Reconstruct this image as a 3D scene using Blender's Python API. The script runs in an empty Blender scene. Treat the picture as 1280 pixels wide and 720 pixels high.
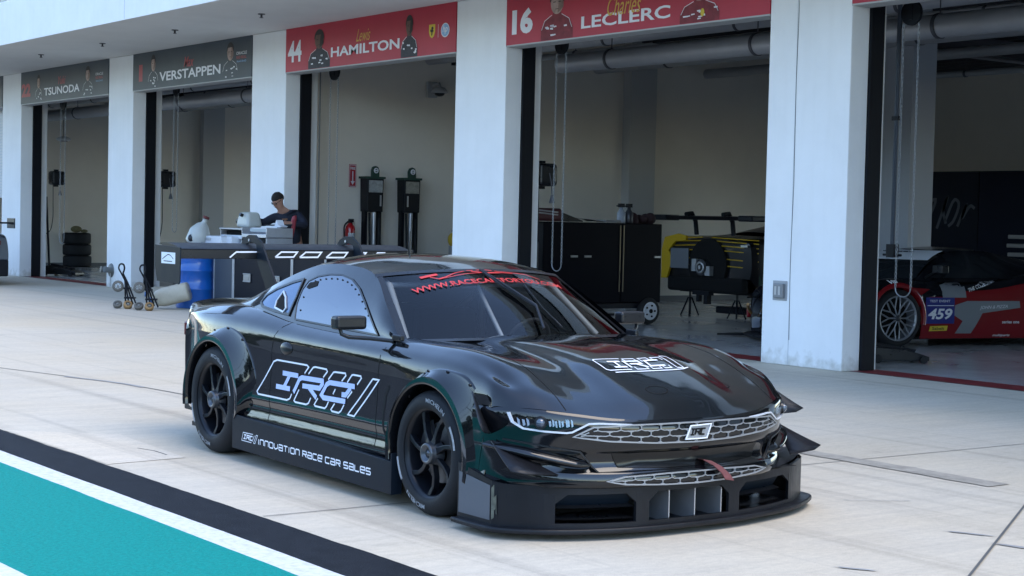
import bpy, bmesh, math, random
from mathutils import Vector, Matrix
from mathutils.bvhtree import BVHTree
random.seed(7)
R_ = math.radians
SC = bpy.context.scene
COL = SC.collection
PI = math.pi

# ---------------------------------------------------------------- materials
MATS = {}
def mat(name, col, rough=.5, metal=0., coat=0., spec=.5, noise=0., nscale=6., bump=0., bscale=40., stretch=(1, 1, 1), rvar=0., emit=None, trans=0., ior=1.45, alpha=1.):
    if name in MATS: return MATS[name]
    m = bpy.data.materials.new(name); m.use_nodes = True
    nt = m.node_tree; b = nt.nodes['Principled BSDF']
    c = (col[0], col[1], col[2], 1)
    b.inputs['Base Color'].default_value = c
    b.inputs['Roughness'].default_value = rough
    b.inputs['Metallic'].default_value = metal
    b.inputs['Coat Weight'].default_value = coat
    b.inputs['Coat Roughness'].default_value = .03
    b.inputs['Specular IOR Level'].default_value = spec
    b.inputs['Transmission Weight'].default_value = trans
    b.inputs['IOR'].default_value = ior
    b.inputs['Alpha'].default_value = alpha
    if noise or bump or rvar:
        tc = nt.nodes.new('ShaderNodeTexCoord'); mp = nt.nodes.new('ShaderNodeMapping')
        mp.inputs['Scale'].default_value = stretch
        nt.links.new(tc.outputs['Object'], mp.inputs['Vector'])
    if noise or rvar:
        n = nt.nodes.new('ShaderNodeTexNoise'); n.inputs['Scale'].default_value = nscale; n.inputs['Detail'].default_value = 8; n.inputs['Roughness'].default_value = .65
        nt.links.new(mp.outputs['Vector'], n.inputs['Vector'])
    if noise:
        r = nt.nodes.new('ShaderNodeValToRGB')
        r.color_ramp.elements[0].position = .3; r.color_ramp.elements[1].position = .72
        lo = [max(0, x * (1 - noise)) for x in col]; hi = [min(1, x * (1 + noise * .6)) for x in col]
        r.color_ramp.elements[0].color = (*lo, 1); r.color_ramp.elements[1].color = (*hi, 1)
        nt.links.new(n.outputs['Fac'], r.inputs['Fac']); nt.links.new(r.outputs['Color'], b.inputs['Base Color'])
    if rvar:
        mr = nt.nodes.new('ShaderNodeMapRange'); mr.inputs['From Min'].default_value = .3; mr.inputs['From Max'].default_value = .7
        mr.inputs['To Min'].default_value = max(0, rough - rvar); mr.inputs['To Max'].default_value = rough + rvar
        nt.links.new(n.outputs['Fac'], mr.inputs['Value']); nt.links.new(mr.outputs['Result'], b.inputs['Roughness'])
    if bump:
        n2 = nt.nodes.new('ShaderNodeTexNoise'); n2.inputs['Scale'].default_value = bscale; n2.inputs['Detail'].default_value = 5
        nt.links.new(mp.outputs['Vector'], n2.inputs['Vector'])
        bp = nt.nodes.new('ShaderNodeBump'); bp.inputs['Strength'].default_value = bump; bp.inputs['Distance'].default_value = .01
        nt.links.new(n2.outputs['Fac'], bp.inputs['Height']); nt.links.new(bp.outputs['Normal'], b.inputs['Normal'])
    if emit:
        b.inputs['Emission Color'].default_value = (*emit[:3], 1); b.inputs['Emission Strength'].default_value = emit[3]
    MATS[name] = m
    return m

# ---------------------------------------------------------------- mesh builder
class MB:
    def __init__(s): s.v = []; s.f = []; s.sm = []
    def add(s, vs, fs, smooth=False, M=None):
        o = len(s.v)
        s.v += [tuple(M @ Vector(p)) if M else tuple(p) for p in vs]
        s.f += [tuple(o + i for i in f) for f in fs]; s.sm += [smooth] * len(fs)
        return s
    def box(s, c, d, M=None, taper=None):
        x, y, z = d[0] / 2, d[1] / 2, d[2] / 2; t = taper or (1, 1)
        vs = [(c[0] + sx * x * (t[0] if sz > 0 else 1), c[1] + sy * y * (t[1] if sz > 0 else 1), c[2] + sz * z) for sz in (-1, 1) for sy in (-1, 1) for sx in (-1, 1)]
        return s.add(vs, [(0, 2, 3, 1), (4, 5, 7, 6), (0, 1, 5, 4), (2, 6, 7, 3), (0, 4, 6, 2), (1, 3, 7, 5)], False, M)
    def bx(s, a, b, M=None):
        return s.box([(a[i] + b[i]) / 2 for i in range(3)], [abs(b[i] - a[i]) for i in range(3)], M)
    def cyl(s, p0, p1, r0, r1=None, n=16, cap=True, M=None):
        r1 = r0 if r1 is None else r1
        p0 = Vector(p0); p1 = Vector(p1); d = (p1 - p0).normalized()
        a = d.orthogonal().normalized(); b = d.cross(a)
        vs = []; fs = []
        for p, r in ((p0, r0), (p1, r1)):
            for i in range(n):
                t = 2 * PI * i / n; vs.append(p + a * (r * math.cos(t)) + b * (r * math.sin(t)))
        s.add(vs, [(i, (i + 1) % n, n + (i + 1) % n, n + i) for i in range(n)], True, M)
        if cap:
            s.add(vs[:n], [tuple(range(n))[::-1]], False, M); s.add(vs[n:], [tuple(range(n))], False, M)
        return s
    def tube(s, pts, r, n=8, closed=False, M=None, cap=True):
        pts = [Vector(p) for p in pts]; m = len(pts); vs = []; fs = []
        rr = r if isinstance(r, (list, tuple)) else [r] * m
        up = None
        for i, p in enumerate(pts):
            if closed: d = pts[(i + 1) % m] - pts[i - 1]
            else: d = pts[min(i + 1, m - 1)] - pts[max(i - 1, 0)]
            d.normalize()
            if up is None: a = d.orthogonal().normalized()
            else:
                a = up - d * up.dot(d)
                a = a.normalized() if a.length > 1e-5 else d.orthogonal().normalized()
            up = a; b = d.cross(a)
            for k in range(n):
                t = 2 * PI * k / n; vs.append(p + a * (rr[i] * math.cos(t)) + b * (rr[i] * math.sin(t)))
        for i in range(m if closed else m - 1):
            j = (i + 1) % m
            for k in range(n): fs.append((i * n + k, i * n + (k + 1) % n, j * n + (k + 1) % n, j * n + k))
        s.add(vs, fs, True, M)
        if not closed and cap:
            s.add(vs[:n], [tuple(range(n))[::-1]], False, M); s.add(vs[-n:], [tuple(range(n))], False, M)
        return s
    def lathe(s, prof, n=32, M=None, smooth=True, a0=0., a1=2 * PI):
        # prof = [(r, h)]: turned round the local z axis
        full = abs(a1 - a0 - 2 * PI) < 1e-6; m = n if full else n + 1
        vs = []
        for r, h in prof:
            for i in range(m):
                t = a0 + (a1 - a0) * i / n; vs.append((r * math.cos(t), r * math.sin(t), h))
        fs = []
        for j in range(len(prof) - 1):
            for i in range(n):
                k = (i + 1) % m
                fs.append((j * m + i, j * m + k, (j + 1) * m + k, (j + 1) * m + i))
        return s.add(vs, fs, smooth, M)
    def prism(s, poly, d0, d1, M=None):
        # polygon in local xy pushed from z=d0 to z=d1
        n = len(poly); vs = [(x, y, d0) for x, y in poly] + [(x, y, d1) for x, y in poly]
        return s.add(vs, [tuple(range(n))[::-1], tuple(range(n, 2 * n))] + [(i, (i + 1) % n, n + (i + 1) % n, n + i) for i in range(n)], False, M)
    def grid(s, g, smooth=True, M=None, flip=False, closeu=False):
        h = len(g); w = len(g[0]); vs = [p for row in g for p in row]; fs = []
        for i in range(h - 1 if not closeu else h):
            for j in range(w - 1):
                q = (i * w + j, i * w + j + 1, ((i + 1) % h) * w + j + 1, ((i + 1) % h) * w + j)
                fs.append(q[::-1] if flip else q)
        return s.add(vs, fs, smooth, M)
    def ball(s, c, r, n=16, m=10, M=None, sc=(1, 1, 1)):
        g = [[(c[0] + sc[0] * r * math.sin(PI * i / m) * math.cos(2 * PI * j / n), c[1] + sc[1] * r * math.sin(PI * i / m) * math.sin(2 * PI * j / n), c[2] + sc[2] * r * math.cos(PI * i / m)) for j in range(n + 1)] for i in range(m + 1)]
        return s.grid(g, True, M, flip=True)
    def build(s, name, m, parent=None, bevel=0., seg=2, merge=False, solid=0., auto=True, sub=0):
        me = bpy.data.meshes.new(name)
        me.from_pydata(s.v, [], s.f)
        me.polygons.foreach_set('use_smooth', s.sm)
        if merge or True:
            bm = bmesh.new(); bm.from_mesh(me)
            if merge: bmesh.ops.remove_doubles(bm, verts=bm.verts, dist=1e-4)
            bmesh.ops.recalc_face_normals(bm, faces=bm.faces) if merge else None
            bm.to_mesh(me); bm.free()
        me.update()
        if m is not None: me.materials.append(m)
        o = bpy.data.objects.new(name, me); COL.objects.link(o)
        if parent is not None: o.parent = parent
        if solid:
            md = o.modifiers.new('Solid', 'SOLIDIFY'); md.thickness = solid; md.offset = -1
        if bevel:
            md = o.modifiers.new('Bevel', 'BEVEL'); md.width = bevel; md.segments = seg; md.limit_method = 'ANGLE'; md.angle_limit = R_(35); md.harden_normals = False
        if sub:
            md = o.modifiers.new('Sub', 'SUBSURF'); md.levels = sub; md.render_levels = sub
        return o

def T(loc=(0, 0, 0), rz=0., rx=0., ry=0., sc=1.):
    return Matrix.Translation(loc) @ Matrix.Rotation(rz, 4, 'Z') @ Matrix.Rotation(ry, 4, 'Y') @ Matrix.Rotation(rx, 4, 'X') @ Matrix.Scale(sc, 4)

def tag(o, label=None, cat=None, group=None, kind=None):
    if label: o['label'] = label
    if cat: o['category'] = cat
    if group: o['group'] = group
    if kind: o['kind'] = kind
    return o
def thing(name, label, cat, loc=(0, 0, 0), rz=0., group=None, sc=1.):
    o = bpy.data.objects.new(name, None); COL.objects.link(o); o.empty_display_size = .2
    o.location = loc; o.rotation_euler = (0, 0, rz); o.scale = (sc, sc, sc)
    return tag(o, label, cat, group)
def copy_tree(o, parent=None):
    c = o.copy(); COL.objects.link(c); c.parent = parent
    for ch in list(o.children): copy_tree(ch, c)
    return c

def cr(p0, p1, p2, p3, t):
    return tuple(.5 * ((2 * b) + (-a + c) * t + (2 * a - 5 * b + 4 * c - d) * t * t + (-a + 3 * b - 3 * c + d) * t ** 3) for a, b, c, d in zip(p0, p1, p2, p3))
def dens(pts, k):
    out = []; n = len(pts)
    for i in range(n - 1):
        a = pts[i - 1] if i else tuple(2 * x - y for x, y in zip(pts[0], pts[1]))
        d = pts[i + 2] if i + 2 < n else tuple(2 * x - y for x, y in zip(pts[-1], pts[-2]))
        b, c = pts[i], pts[i + 1]
        def ds(p, q): return max(1e-5, sum((x - y) ** 2 for x, y in zip(p, q)) ** .25)
        t1 = ds(a, b); t2 = t1 + ds(b, c); t3 = t2 + ds(c, d)
        if ds(b, c) < .02 or ds(a, b) < .02 or ds(c, d) < .02:
            for j in range(k): out.append(tuple(x + (y - x) * j / k for x, y in zip(b, c)))
            continue
        L = lambda p, q, ta, tb, t: tuple(x + (y - x) * (t - ta) / (tb - ta) for x, y in zip(p, q))
        for j in range(k):
            t = t1 + (t2 - t1) * j / k
            A1, A2, A3 = L(a, b, 0, t1, t), L(b, c, t1, t2, t), L(c, d, t2, t3, t)
            out.append(L(L(A1, A2, 0, t2, t), L(A2, A3, t1, t3, t), t1, t2, t))
    out.append(tuple(pts[-1])); return out
def densgrid(g, ku, kv):
    g = [dens(r, kv) for r in g]
    cols = [dens([g[i][j] for i in range(len(g))], ku) for j in range(len(g[0]))]
    return [[cols[j][i] for j in range(len(cols))] for i in range(len(cols[0]))]
def curve1(keys, x):
    # piecewise smooth 1-D curve through (x, y) keys
    if x <= keys[0][0]: return keys[0][1]
    if x >= keys[-1][0]: return keys[-1][1]
    for i in range(len(keys) - 1):
        if keys[i][0] <= x <= keys[i + 1][0]:
            a, b = keys[i], keys[i + 1]; t = (x - a[0]) / (b[0] - a[0])
            def sl(j):
                if j == 0: return (keys[1][1] - keys[0][1]) / (keys[1][0] - keys[0][0])
                if j == len(keys) - 1: return (keys[-1][1] - keys[-2][1]) / (keys[-1][0] - keys[-2][0])
                s0 = (keys[j][1] - keys[j - 1][1]) / (keys[j][0] - keys[j - 1][0]); s1 = (keys[j + 1][1] - keys[j][1]) / (keys[j + 1][0] - keys[j][0])
                return 0 if s0 * s1 <= 0 else 2 * s0 * s1 / (s0 + s1)
            h = b[0] - a[0]; m0 = sl(i) * h; m1 = sl(i + 1) * h
            return (2 * t ** 3 - 3 * t * t + 1) * a[1] + (t ** 3 - 2 * t * t + t) * m0 + (-2 * t ** 3 + 3 * t * t) * b[1] + (t ** 3 - t * t) * m1

# ---------------------------------------------------------------- writing
def text_mesh(body, size=1., bold=0., shear=0., width=None, height=None, res=3):
    cu = bpy.data.curves.new('t', 'FONT'); cu.body = body; cu.size = size; cu.offset = bold; cu.shear = shear; cu.resolution_u = res; cu.fill_mode = 'FRONT'
    o = bpy.data.objects.new('t', cu); COL.objects.link(o)
    dg = bpy.context.evaluated_depsgraph_get(); dg.update()
    me = bpy.data.meshes.new_from_object(o.evaluated_get(dg))
    vs = [tuple(v.co) for v in me.vertices]; fs = [tuple(p.vertices) for p in me.polygons]
    bpy.data.objects.remove(o); bpy.data.curves.remove(cu); bpy.data.meshes.remove(me)
    if vs:
        x0 = min(v[0] for v in vs); x1 = max(v[0] for v in vs); y0 = min(v[1] for v in vs); y1 = max(v[1] for v in vs)
        sx = width / (x1 - x0) if width else 1; sy = height / (y1 - y0) if height else (sx if width else 1)
        if height and not width: sx = sy
        vs = [((v[0] - x0) * sx, (v[1] - y0) * sy, 0) for v in vs]
    return vs, fs
def fix_faces(vs, fs):
    # all text faces wound counter-clockwise
    out = []
    for f in fs:
        a = sum(vs[f[i]][0] * vs[f[(i + 1) % len(f)]][1] - vs[f[(i + 1) % len(f)]][0] * vs[f[i]][1] for i in range(len(f)))
        out.append(f if a > 0 else f[::-1])
    return out
def text_on(mb, body, M, **k):
    vs, fs = text_mesh(body, **k); mb.add(vs, fix_faces(vs, fs), False, M); return mb
def facing(origin, right, up):
    # local x = right, y = up, z = out of the face
    r = Vector(right).normalized(); u = Vector(up); n = r.cross(u).normalized(); u = n.cross(r)
    M = Matrix((( r.x, u.x, n.x, origin[0]), (r.y, u.y, n.y, origin[1]), (r.z, u.z, n.z, origin[2]), (0, 0, 0, 1)))
    return M
def stroke(path, w, closed=False):
    # flat ribbon along a 2-D polyline with mitred joins -> (verts, faces)
    n = len(path); vs = []
    for i in range(n):
        p = Vector(path[i]).to_2d()
        if closed or 0 < i < n - 1:
            d0 = (p - Vector(path[i - 1]).to_2d()).normalized(); d1 = (Vector(path[(i + 1) % n]).to_2d() - p).normalized()
        elif i == 0: d0 = d1 = (Vector(path[1]).to_2d() - p).normalized()
        else: d0 = d1 = (p - Vector(path[-2]).to_2d()).normalized()
        n0 = Vector((-d0.y, d0.x)); n1 = Vector((-d1.y, d1.x)); m = (n0 + n1)
        m = m / max(.35, m.dot(n0)) if m.length > 1e-6 else n0
        vs.append((p.x + m.x * w / 2, p.y + m.y * w / 2, 0)); vs.append((p.x - m.x * w / 2, p.y - m.y * w / 2, 0))
    fs = []
    for i in range(n if closed else n - 1):
        j = (i + 1) % n; fs.append((2 * i + 1, 2 * j + 1, 2 * j, 2 * i))
    return vs, fs
def chop(path, step, closed=False):
    out = []; n = len(path)
    for i in range(n if closed else n - 1):
        a = Vector(path[i]); b = Vector(path[(i + 1) % n]); k = max(1, int((b - a).length / step))
        for j in range(k): out.append(tuple(a.lerp(b, j / k)))
    if not closed: out.append(tuple(path[-1]))
    return out
# square techno letters drawn as strokes in a 1 x 1 cell
GL = {'I': [[(.5, 0), (.5, 1)]], 'N': [[(0, 0), (0, .85), (.15, 1), (.85, 1), (1, .85), (1, 0)]], 'O': [[(0, .12), (0, .88), (.12, 1), (.88, 1), (1, .88), (1, .12), (.88, 0), (.12, 0), (0, .12)]],
      'V': [[(0, 1), (0, .3), (.35, 0), (1, .3), (1, 1)]], 'A': [[(0, 1), (.88, 1), (1, .88), (1, 0), (.12, 0), (0, .12), (0, .5), (1, .5)]], 'T': [[(0, 1), (1, 1)], [(.5, 1), (.5, 0)]],
      'R': [[(0, 0), (0, 1), (.88, 1), (1, .88), (1, .5), (.05, .5)], [(.5, .5), (1, 0)]], 'C': [[(1, 1), (.12, 1), (0, .88), (0, .12), (.12, 0), (1, 0)]],
      'E': [[(1, 0), (.12, 0), (0, .12), (0, .88), (.12, 1), (1, 1), (1, .5), (0, .5)]], 'S': [[(1, 1), (.12, 1), (0, .88), (0, .5), (.88, .5), (1, .4), (1, .12), (.88, 0), (0, 0)]],
      'L': [[(0, 1), (0, .12), (.12, 0), (1, 0)]]}
def techno(mb, word, M, w, h, cw, gap, lw, shear=0.):
    x = 0.
    for ch in word:
        if ch == ' ': x += cw * .55; continue
        ww = cw * (.25 if ch == 'I' else 1)
        for pth in GL[ch]:
            p = [(x + (q[0] - (.5 if ch == 'I' else 0)) * cw * (1 if ch != 'I' else 1) + q[1] * h * shear + (ww / 2 if ch == 'I' else 0), q[1] * h) for q in pth]
            vs, fs = stroke(p, lw); mb.add(vs, fs, False, M)
        x += ww + gap
    return x
# ================================================================ camera, sky, sun
cam_d = bpy.data.cameras.new('camera'); cam = bpy.data.objects.new('camera', cam_d); COL.objects.link(cam)
yaw, pit, rol = R_(-53.837), R_(-2.293), R_(1.341)
Fw = Vector((math.sin(yaw) * math.cos(pit), math.cos(yaw) * math.cos(pit), math.sin(pit)))
Rg = Vector((math.cos(yaw), -math.sin(yaw), 0)); Up = Rg.cross(Fw)
R2 = Rg * math.cos(rol) + Up * math.sin(rol); U2 = -Rg * math.sin(rol) + Up * math.cos(rol)
cam.matrix_world = Matrix(((R2.x, U2.x, -Fw.x, 0), (R2.y, U2.y, -Fw.y, -14.023), (R2.z, U2.z, -Fw.z, 1.602), (0, 0, 0, 1)))
cam_d.sensor_width = 36; cam_d.lens = 2087.495 / 1280 * 36; cam_d.clip_end = 3000; cam_d.clip_start = .05
SC.camera = cam

SUN_EL, SUN_AZ = 64., 74.            # azimuth from +Y (behind the building) towards +X
w = bpy.data.worlds.new('World'); SC.world = w; w.use_nodes = True
nt = w.node_tree; bg = nt.nodes['Background']; sky = nt.nodes.new('ShaderNodeTexSky'); sky.sky_type = 'NISHITA'
sky.sun_disc = False; sky.sun_elevation = R_(SUN_EL); sky.sun_rotation = R_(SUN_AZ); sky.air_density = 1.0; sky.dust_density = .3; sky.ozone_density = 2.0
nt.links.new(sky.outputs['Color'], bg.inputs['Color']); bg.inputs['Strength'].default_value = .145
sd = bpy.data.lights.new('sun', 'SUN'); sun = bpy.data.objects.new('sun', sd); COL.objects.link(sun)
sd.energy = .6; sd.angle = R_(40); sd.color = (1, .86, .66)
sv = Vector((math.sin(R_(SUN_AZ)) * math.cos(R_(SUN_EL)), math.cos(R_(SUN_AZ)) * math.cos(R_(SUN_EL)), math.sin(R_(SUN_EL))))
sun.rotation_euler = sv.to_track_quat('Z', 'Y').to_euler()
SC.view_settings.view_transform = 'Standard'; SC.view_settings.look = 'None'; SC.view_settings.gamma = 1; SC.view_settings.exposure = 2.07
SC.view_settings.use_curve_mapping = False
SC.render.engine = 'CYCLES'
SC.cycles.max_bounces = 8; SC.cycles.diffuse_bounces = 4; SC.cycles.glossy_bounces = 4; SC.cycles.transparent_max_bounces = 12

# ================================================================ ground
def concrete(name, col, dark=.22, scale=1.):
    m = bpy.data.materials.new(name); m.use_nodes = True; nt = m.node_tree; b = nt.nodes['Principled BSDF']
    tc = nt.nodes.new('ShaderNodeTexCoord')
    def noise(sc, stretch, det=8, ro=.6, dist=0.):
        mp = nt.nodes.new('ShaderNodeMapping'); mp.inputs['Scale'].default_value = stretch; nt.links.new(tc.outputs['Object'], mp.inputs['Vector'])
        n = nt.nodes.new('ShaderNodeTexNoise'); n.inputs['Scale'].default_value = sc * scale; n.inputs['Detail'].default_value = det; n.inputs['Roughness'].default_value = ro; n.inputs['Distortion'].default_value = dist
        nt.links.new(mp.outputs['Vector'], n.inputs['Vector']); return n.outputs['Fac']
    def ramp(f, a, b_, ca, cb):
        r = nt.nodes.new('ShaderNodeValToRGB'); r.color_ramp.elements[0].position = a; r.color_ramp.elements[1].position = b_
        r.color_ramp.elements[0].color = (*ca, 1); r.color_ramp.elements[1].color = (*cb, 1); nt.links.new(f, r.inputs['Fac']); return r.outputs['Color']
    def mul(a, b_, f=1.):
        x = nt.nodes.new('ShaderNodeMix'); x.data_type = 'RGBA'; x.blend_type = 'MULTIPLY'; x.inputs[0].default_value = f
        nt.links.new(a, x.inputs[6]); nt.links.new(b_, x.inputs[7]); return x.outputs[2]
    big = ramp(noise(.22, (1, 1, 1), 6, .6, .6), .3, .7, [c * (1 - dark) for c in col], col)
    warm = ramp(noise(.5, (1, 1, 1), 4), .4, .75, (1, 1, 1), (1.0, .95, .87))
    broom = ramp(noise(3.2, (3.0, .28, 1), 6, .7), .32, .62, (.87, .875, .89), (1, 1, 1))     # broomed across the lane
    fine = ramp(noise(34, (1, .5, 1), 4, .7), .3, .65, (.86, .86, .86), (1, 1, 1))
    spots = ramp(noise(1.7, (1, .45, 1), 10, .75, 1.2), .24, .40, (.70, .70, .72), (1, 1, 1))
    tyre = ramp(noise(1.1, (.05, 3.2, 1), 5, .6), .30, .44, (.74, .74, .75), (1, 1, 1))     # faint tyre tracks along the lane
    grit = ramp(noise(170, (1, 1, 1), 2, .5), .30, .48, (.72, .72, .72), (1, 1, 1))
    c = mul(mul(mul(mul(mul(mul(big, warm), broom), fine), spots, .9), tyre, .9), grit, .9)
    nt.links.new(c, b.inputs['Base Color']); b.inputs['Roughness'].default_value = .78; b.inputs['Specular IOR Level'].default_value = .35
    bp = nt.nodes.new('ShaderNodeBump'); bp.inputs['Strength'].default_value = .25; bp.inputs['Distance'].default_value = .006
    nt.links.new(noise(60, (1, .35, 1), 6, .7), bp.inputs['Height']); nt.links.new(bp.outputs['Normal'], b.inputs['Normal'])
    return m
def sheet(name, x0, x1, y0, y1, z, m, n=1, tagk='structure'):
    mb = MB(); mb.add([(x0, y0, z), (x1, y0, z), (x1, y1, z), (x0, y1, z)], [(0, 1, 2, 3)])
    o = mb.build(name, m); o['kind'] = tagk; return o
M_conc = concrete('apron concrete', (.60, .535, .425), .13)
sheet('ground', -900, 900, -900, 900, -.02, mat('infield grass', (.045, .075, .025), .9, noise=.35, nscale=.5))
sheet('apron', -120, 60, -9.84, .12, 0, M_conc); APR = M_conc
M_asph = mat('black sealed strip', (.011, .012, .015), .7, spec=.2, noise=.5, nscale=7, bump=.5, bscale=90)
M_white = mat('white road paint', (.60, .60, .59), .65, noise=.25, nscale=22, bump=.3, bscale=120)
def tealmat():
    m = mat('teal lane paint', (.001, .23, .20), .75, spec=.2, noise=.22, nscale=38, bump=.9, bscale=55)
    return m
def wob(y, amp, seed):
    rn = random.Random(seed); ks = [(rn.uniform(.6, 9), rn.uniform(0, 6), rn.uniform(.3, 1)) for _ in range(9)]
    return lambda x: y + amp * sum(a * math.sin(k * x + p) for k, p, a in ks) / 4 + amp * .5 * (random.Random(int(x * 40) + seed).random() - .5)
def strip(name, f0, f1, m):
    xs = [-120, -60] + [-45 + .07 * i for i in range(640)] + [10, 60]
    mb = MB(); n = len(xs); mb.add([(x, f0(x), 0) for x in xs] + [(x, f1(x), 0) for x in xs], [(i, i + 1, n + i + 1, n + i) for i in range(n - 1)]); mb.build(name, m)['kind'] = 'structure'
eA, eB, eC, eD = wob(-9.865, .010, 1), wob(-10.229, .004, 2), wob(-10.403, .006, 3), wob(-11.43, .006, 4)
strip('edge_strip', eB, eA, M_asph); strip('lane_line', eC, eB, M_white); strip('pit_lane', eD, eC, tealmat())
strip('lane_line', lambda x: -11.56, eD, M_white); strip('apron_edge', eA, lambda x: -9.84, M_conc)
sheet('pit_road', -120, 60, -21, -11.56, 0, mat('pit road asphalt', (.06, .06, .062), .8, noise=.3, nscale=3))
# joints, repair strip, stains
M_joint = mat('joint sealant', (.09, .09, .085), .9)
M_tan = mat('tan repair mortar', (.33, .295, .24), .85, noise=.35, nscale=7)
M_stain = mat('damp dark stain', (.31, .30, .285), .7, noise=.3, nscale=8)
def seam(pts, wd, m, name='joint', z=.004, jit=0.):
    mb = MB(); p = []
    for a, b in zip(pts[:-1], pts[1:]):
        k = max(1, int((Vector(b) - Vector(a)).length / .3))
        for j in range(k): p.append(tuple(Vector(a).lerp(Vector(b), j / k)))
    p.append(tuple(pts[-1]))
    p = [(q[0] + random.uniform(-jit, jit), q[1] + random.uniform(-jit, jit)) for q in p]
    vs, fs = stroke(p, wd); mb.add([(v[0], v[1], z) for v in vs], fs); o = mb.build(name, m); o['kind'] = 'structure'
seam([(-7.89, -9.86), (-7.89, 0)], .010, M_joint, jit=.002)
seam([(-21.0, -9.86), (-21.0, 0)], .012, M_joint, jit=.002)
seam([(-34.2, -9.86), (-34.2, 0)], .012, M_joint, jit=.002)
seam([(-3.88, -9.55), (-7.0, -4.25), (-9.7, .1)], .014, M_joint, z=.006)
seam([(-30, -8.35), (-16.6, -8.26), (-14.8, -7.78), (-13.0, -7.6), (-10.0, -7.5)], .018, M_joint, jit=.006)
seam([(-15.5, -8.0), (-14.9, -7.82), (-14.3, -7.74)], .05, M_stain, 'stain', z=.005, jit=.02)
mb = MB(); n_ = 26; A_ = []; B_ = []
for i in range(n_ + 1):
    x = -9.6 + 2.95 * i / n_; A_.append((x, -5.20 - .005 * i / n_ + random.uniform(-.008, .008) + (.03 if i == 19 else 0), .005)); B_.append((x, -5.36 - .06 * (i / n_) + random.uniform(-.008, .008), .005))
mb.add(A_ + B_, [(i, n_ + 1 + i, n_ + 2 + i, i + 1) for i in range(n_)]); mb.build('repair_strip', M_tan)['kind'] = 'structure'
def blot(c, rx, ry, ang, m=M_stain, seed=0, z=.005):
    rn = random.Random(seed); pts = []
    for i in range(18):
        t = 2 * PI * i / 18; r = rn.uniform(.65, 1.1); x, y = rx * r * math.cos(t), ry * r * math.sin(t)
        pts.append((c[0] + x * math.cos(ang) - y * math.sin(ang), c[1] + x * math.sin(ang) + y * math.cos(ang), z))
    mb = MB(); mb.add(pts, [tuple(range(18))]); mb.build('stain', m)['kind'] = 'structure'
blot((-5.66, -6.85), .15, .020, .45, seed=1); blot((-5.30, -6.93), .14, .024, .30, seed=2); blot((-5.33, -8.08), .11, .018, .55, seed=3)
for i in range(7): blot((-6.72 + .03 * i, -6.62 + .05 * i), .035, .006, .5, seed=10 + i)
for i in range(0): blot((random.uniform(-40, -5), random.uniform(-9, -.8)), random.uniform(.02, .05), random.uniform(.05, .16), random.uniform(.6, 1.4), seed=30 + i)
seam([(-10.6, -9.40), (-10.42, -9.34), (-10.22, -9.36)], .012, M_joint, 'crack', jit=.01)
# patch of paler, new concrete by the black strip
pp = MB(); pp.add([(-11.9, -9.86, .003), (-10.0, -9.86, .003), (-10.05, -9.30, .003), (-11.3, -9.22, .003)], [(0, 1, 2, 3)])
pp.build('concrete_patch', concrete('pale patch', (.66, .585, .465), .1, 1.3))['kind'] = 'structure'

# ================================================================ pit building
X1, SP, PW = -33.862, 6.564, 1.277
ZB, ZT = 4.103, 4.85
PX = lambda i: X1 + (i - 1) * SP
M_wall = mat('white painted stucco', (.80, .80, .785), .85, noise=.05, nscale=1.5, bump=.25, bscale=70)
def weather(m, col):
    nt = m.node_tree; b = nt.nodes['Principled BSDF']; src = b.inputs['Base Color'].links[0].from_socket
    tc = nt.nodes.new('ShaderNodeTexCoord'); mp = nt.nodes.new('ShaderNodeMapping'); mp.inputs['Scale'].default_value = (5, 5, .35); nt.links.new(tc.outputs['Object'], mp.inputs['Vector'])
    n = nt.nodes.new('ShaderNodeTexNoise'); n.inputs['Scale'].default_value = 1.6; n.inputs['Detail'].default_value = 7; nt.links.new(mp.outputs['Vector'], n.inputs['Vector'])
    r = nt.nodes.new('ShaderNodeValToRGB'); r.color_ramp.elements[0].position = .30; r.color_ramp.elements[1].position = .55; r.color_ramp.elements[0].color = (.98, .98, .975, 1); r.color_ramp.elements[1].color = (1, 1, 1, 1); nt.links.new(n.outputs['Fac'], r.inputs['Fac'])
    sx = nt.nodes.new('ShaderNodeSeparateXYZ'); nt.links.new(tc.outputs['Object'], sx.inputs[0]); n2 = nt.nodes.new('ShaderNodeTexNoise'); n2.inputs['Scale'].default_value = 9; n2.inputs['Detail'].default_value = 8; nt.links.new(tc.outputs['Object'], n2.inputs['Vector'])
    ad = nt.nodes.new('ShaderNodeMath'); ad.operation = 'MULTIPLY_ADD'; ad.inputs[1].default_value = 1.6; nt.links.new(sx.outputs['Z'], ad.inputs[0]); nt.links.new(n2.outputs['Fac'], ad.inputs[2])
    r2 = nt.nodes.new('ShaderNodeValToRGB'); r2.color_ramp.elements[0].position = .42; r2.color_ramp.elements[1].position = .78; r2.color_ramp.elements[0].color = (.70, .68, .63, 1); r2.color_ramp.elements[1].color = (1, 1, 1, 1); nt.links.new(ad.outputs[0], r2.inputs['Fac'])
    for x in (r, r2):
        mx = nt.nodes.new('ShaderNodeMix'); mx.data_type = 'RGBA'; mx.blend_type = 'MULTIPLY'; mx.inputs[0].default_value = 1; nt.links.new(src, mx.inputs[6]); nt.links.new(x.outputs['Color'], mx.inputs[7]); src = mx.outputs[2]
    nt.links.new(src, b.inputs['Base Color'])
weather(M_wall, None)
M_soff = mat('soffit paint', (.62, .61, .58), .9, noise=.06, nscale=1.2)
M_beige = mat('beige interior paint', (.80, .73, .63), .8, noise=.06, nscale=.8)
M_ceil = mat('dark ceiling deck', (.20, .20, .20), .85, noise=.3, nscale=1.5)
M_black = mat('black powder coated steel', (.006, .007, .010), .5, spec=.25)
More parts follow.
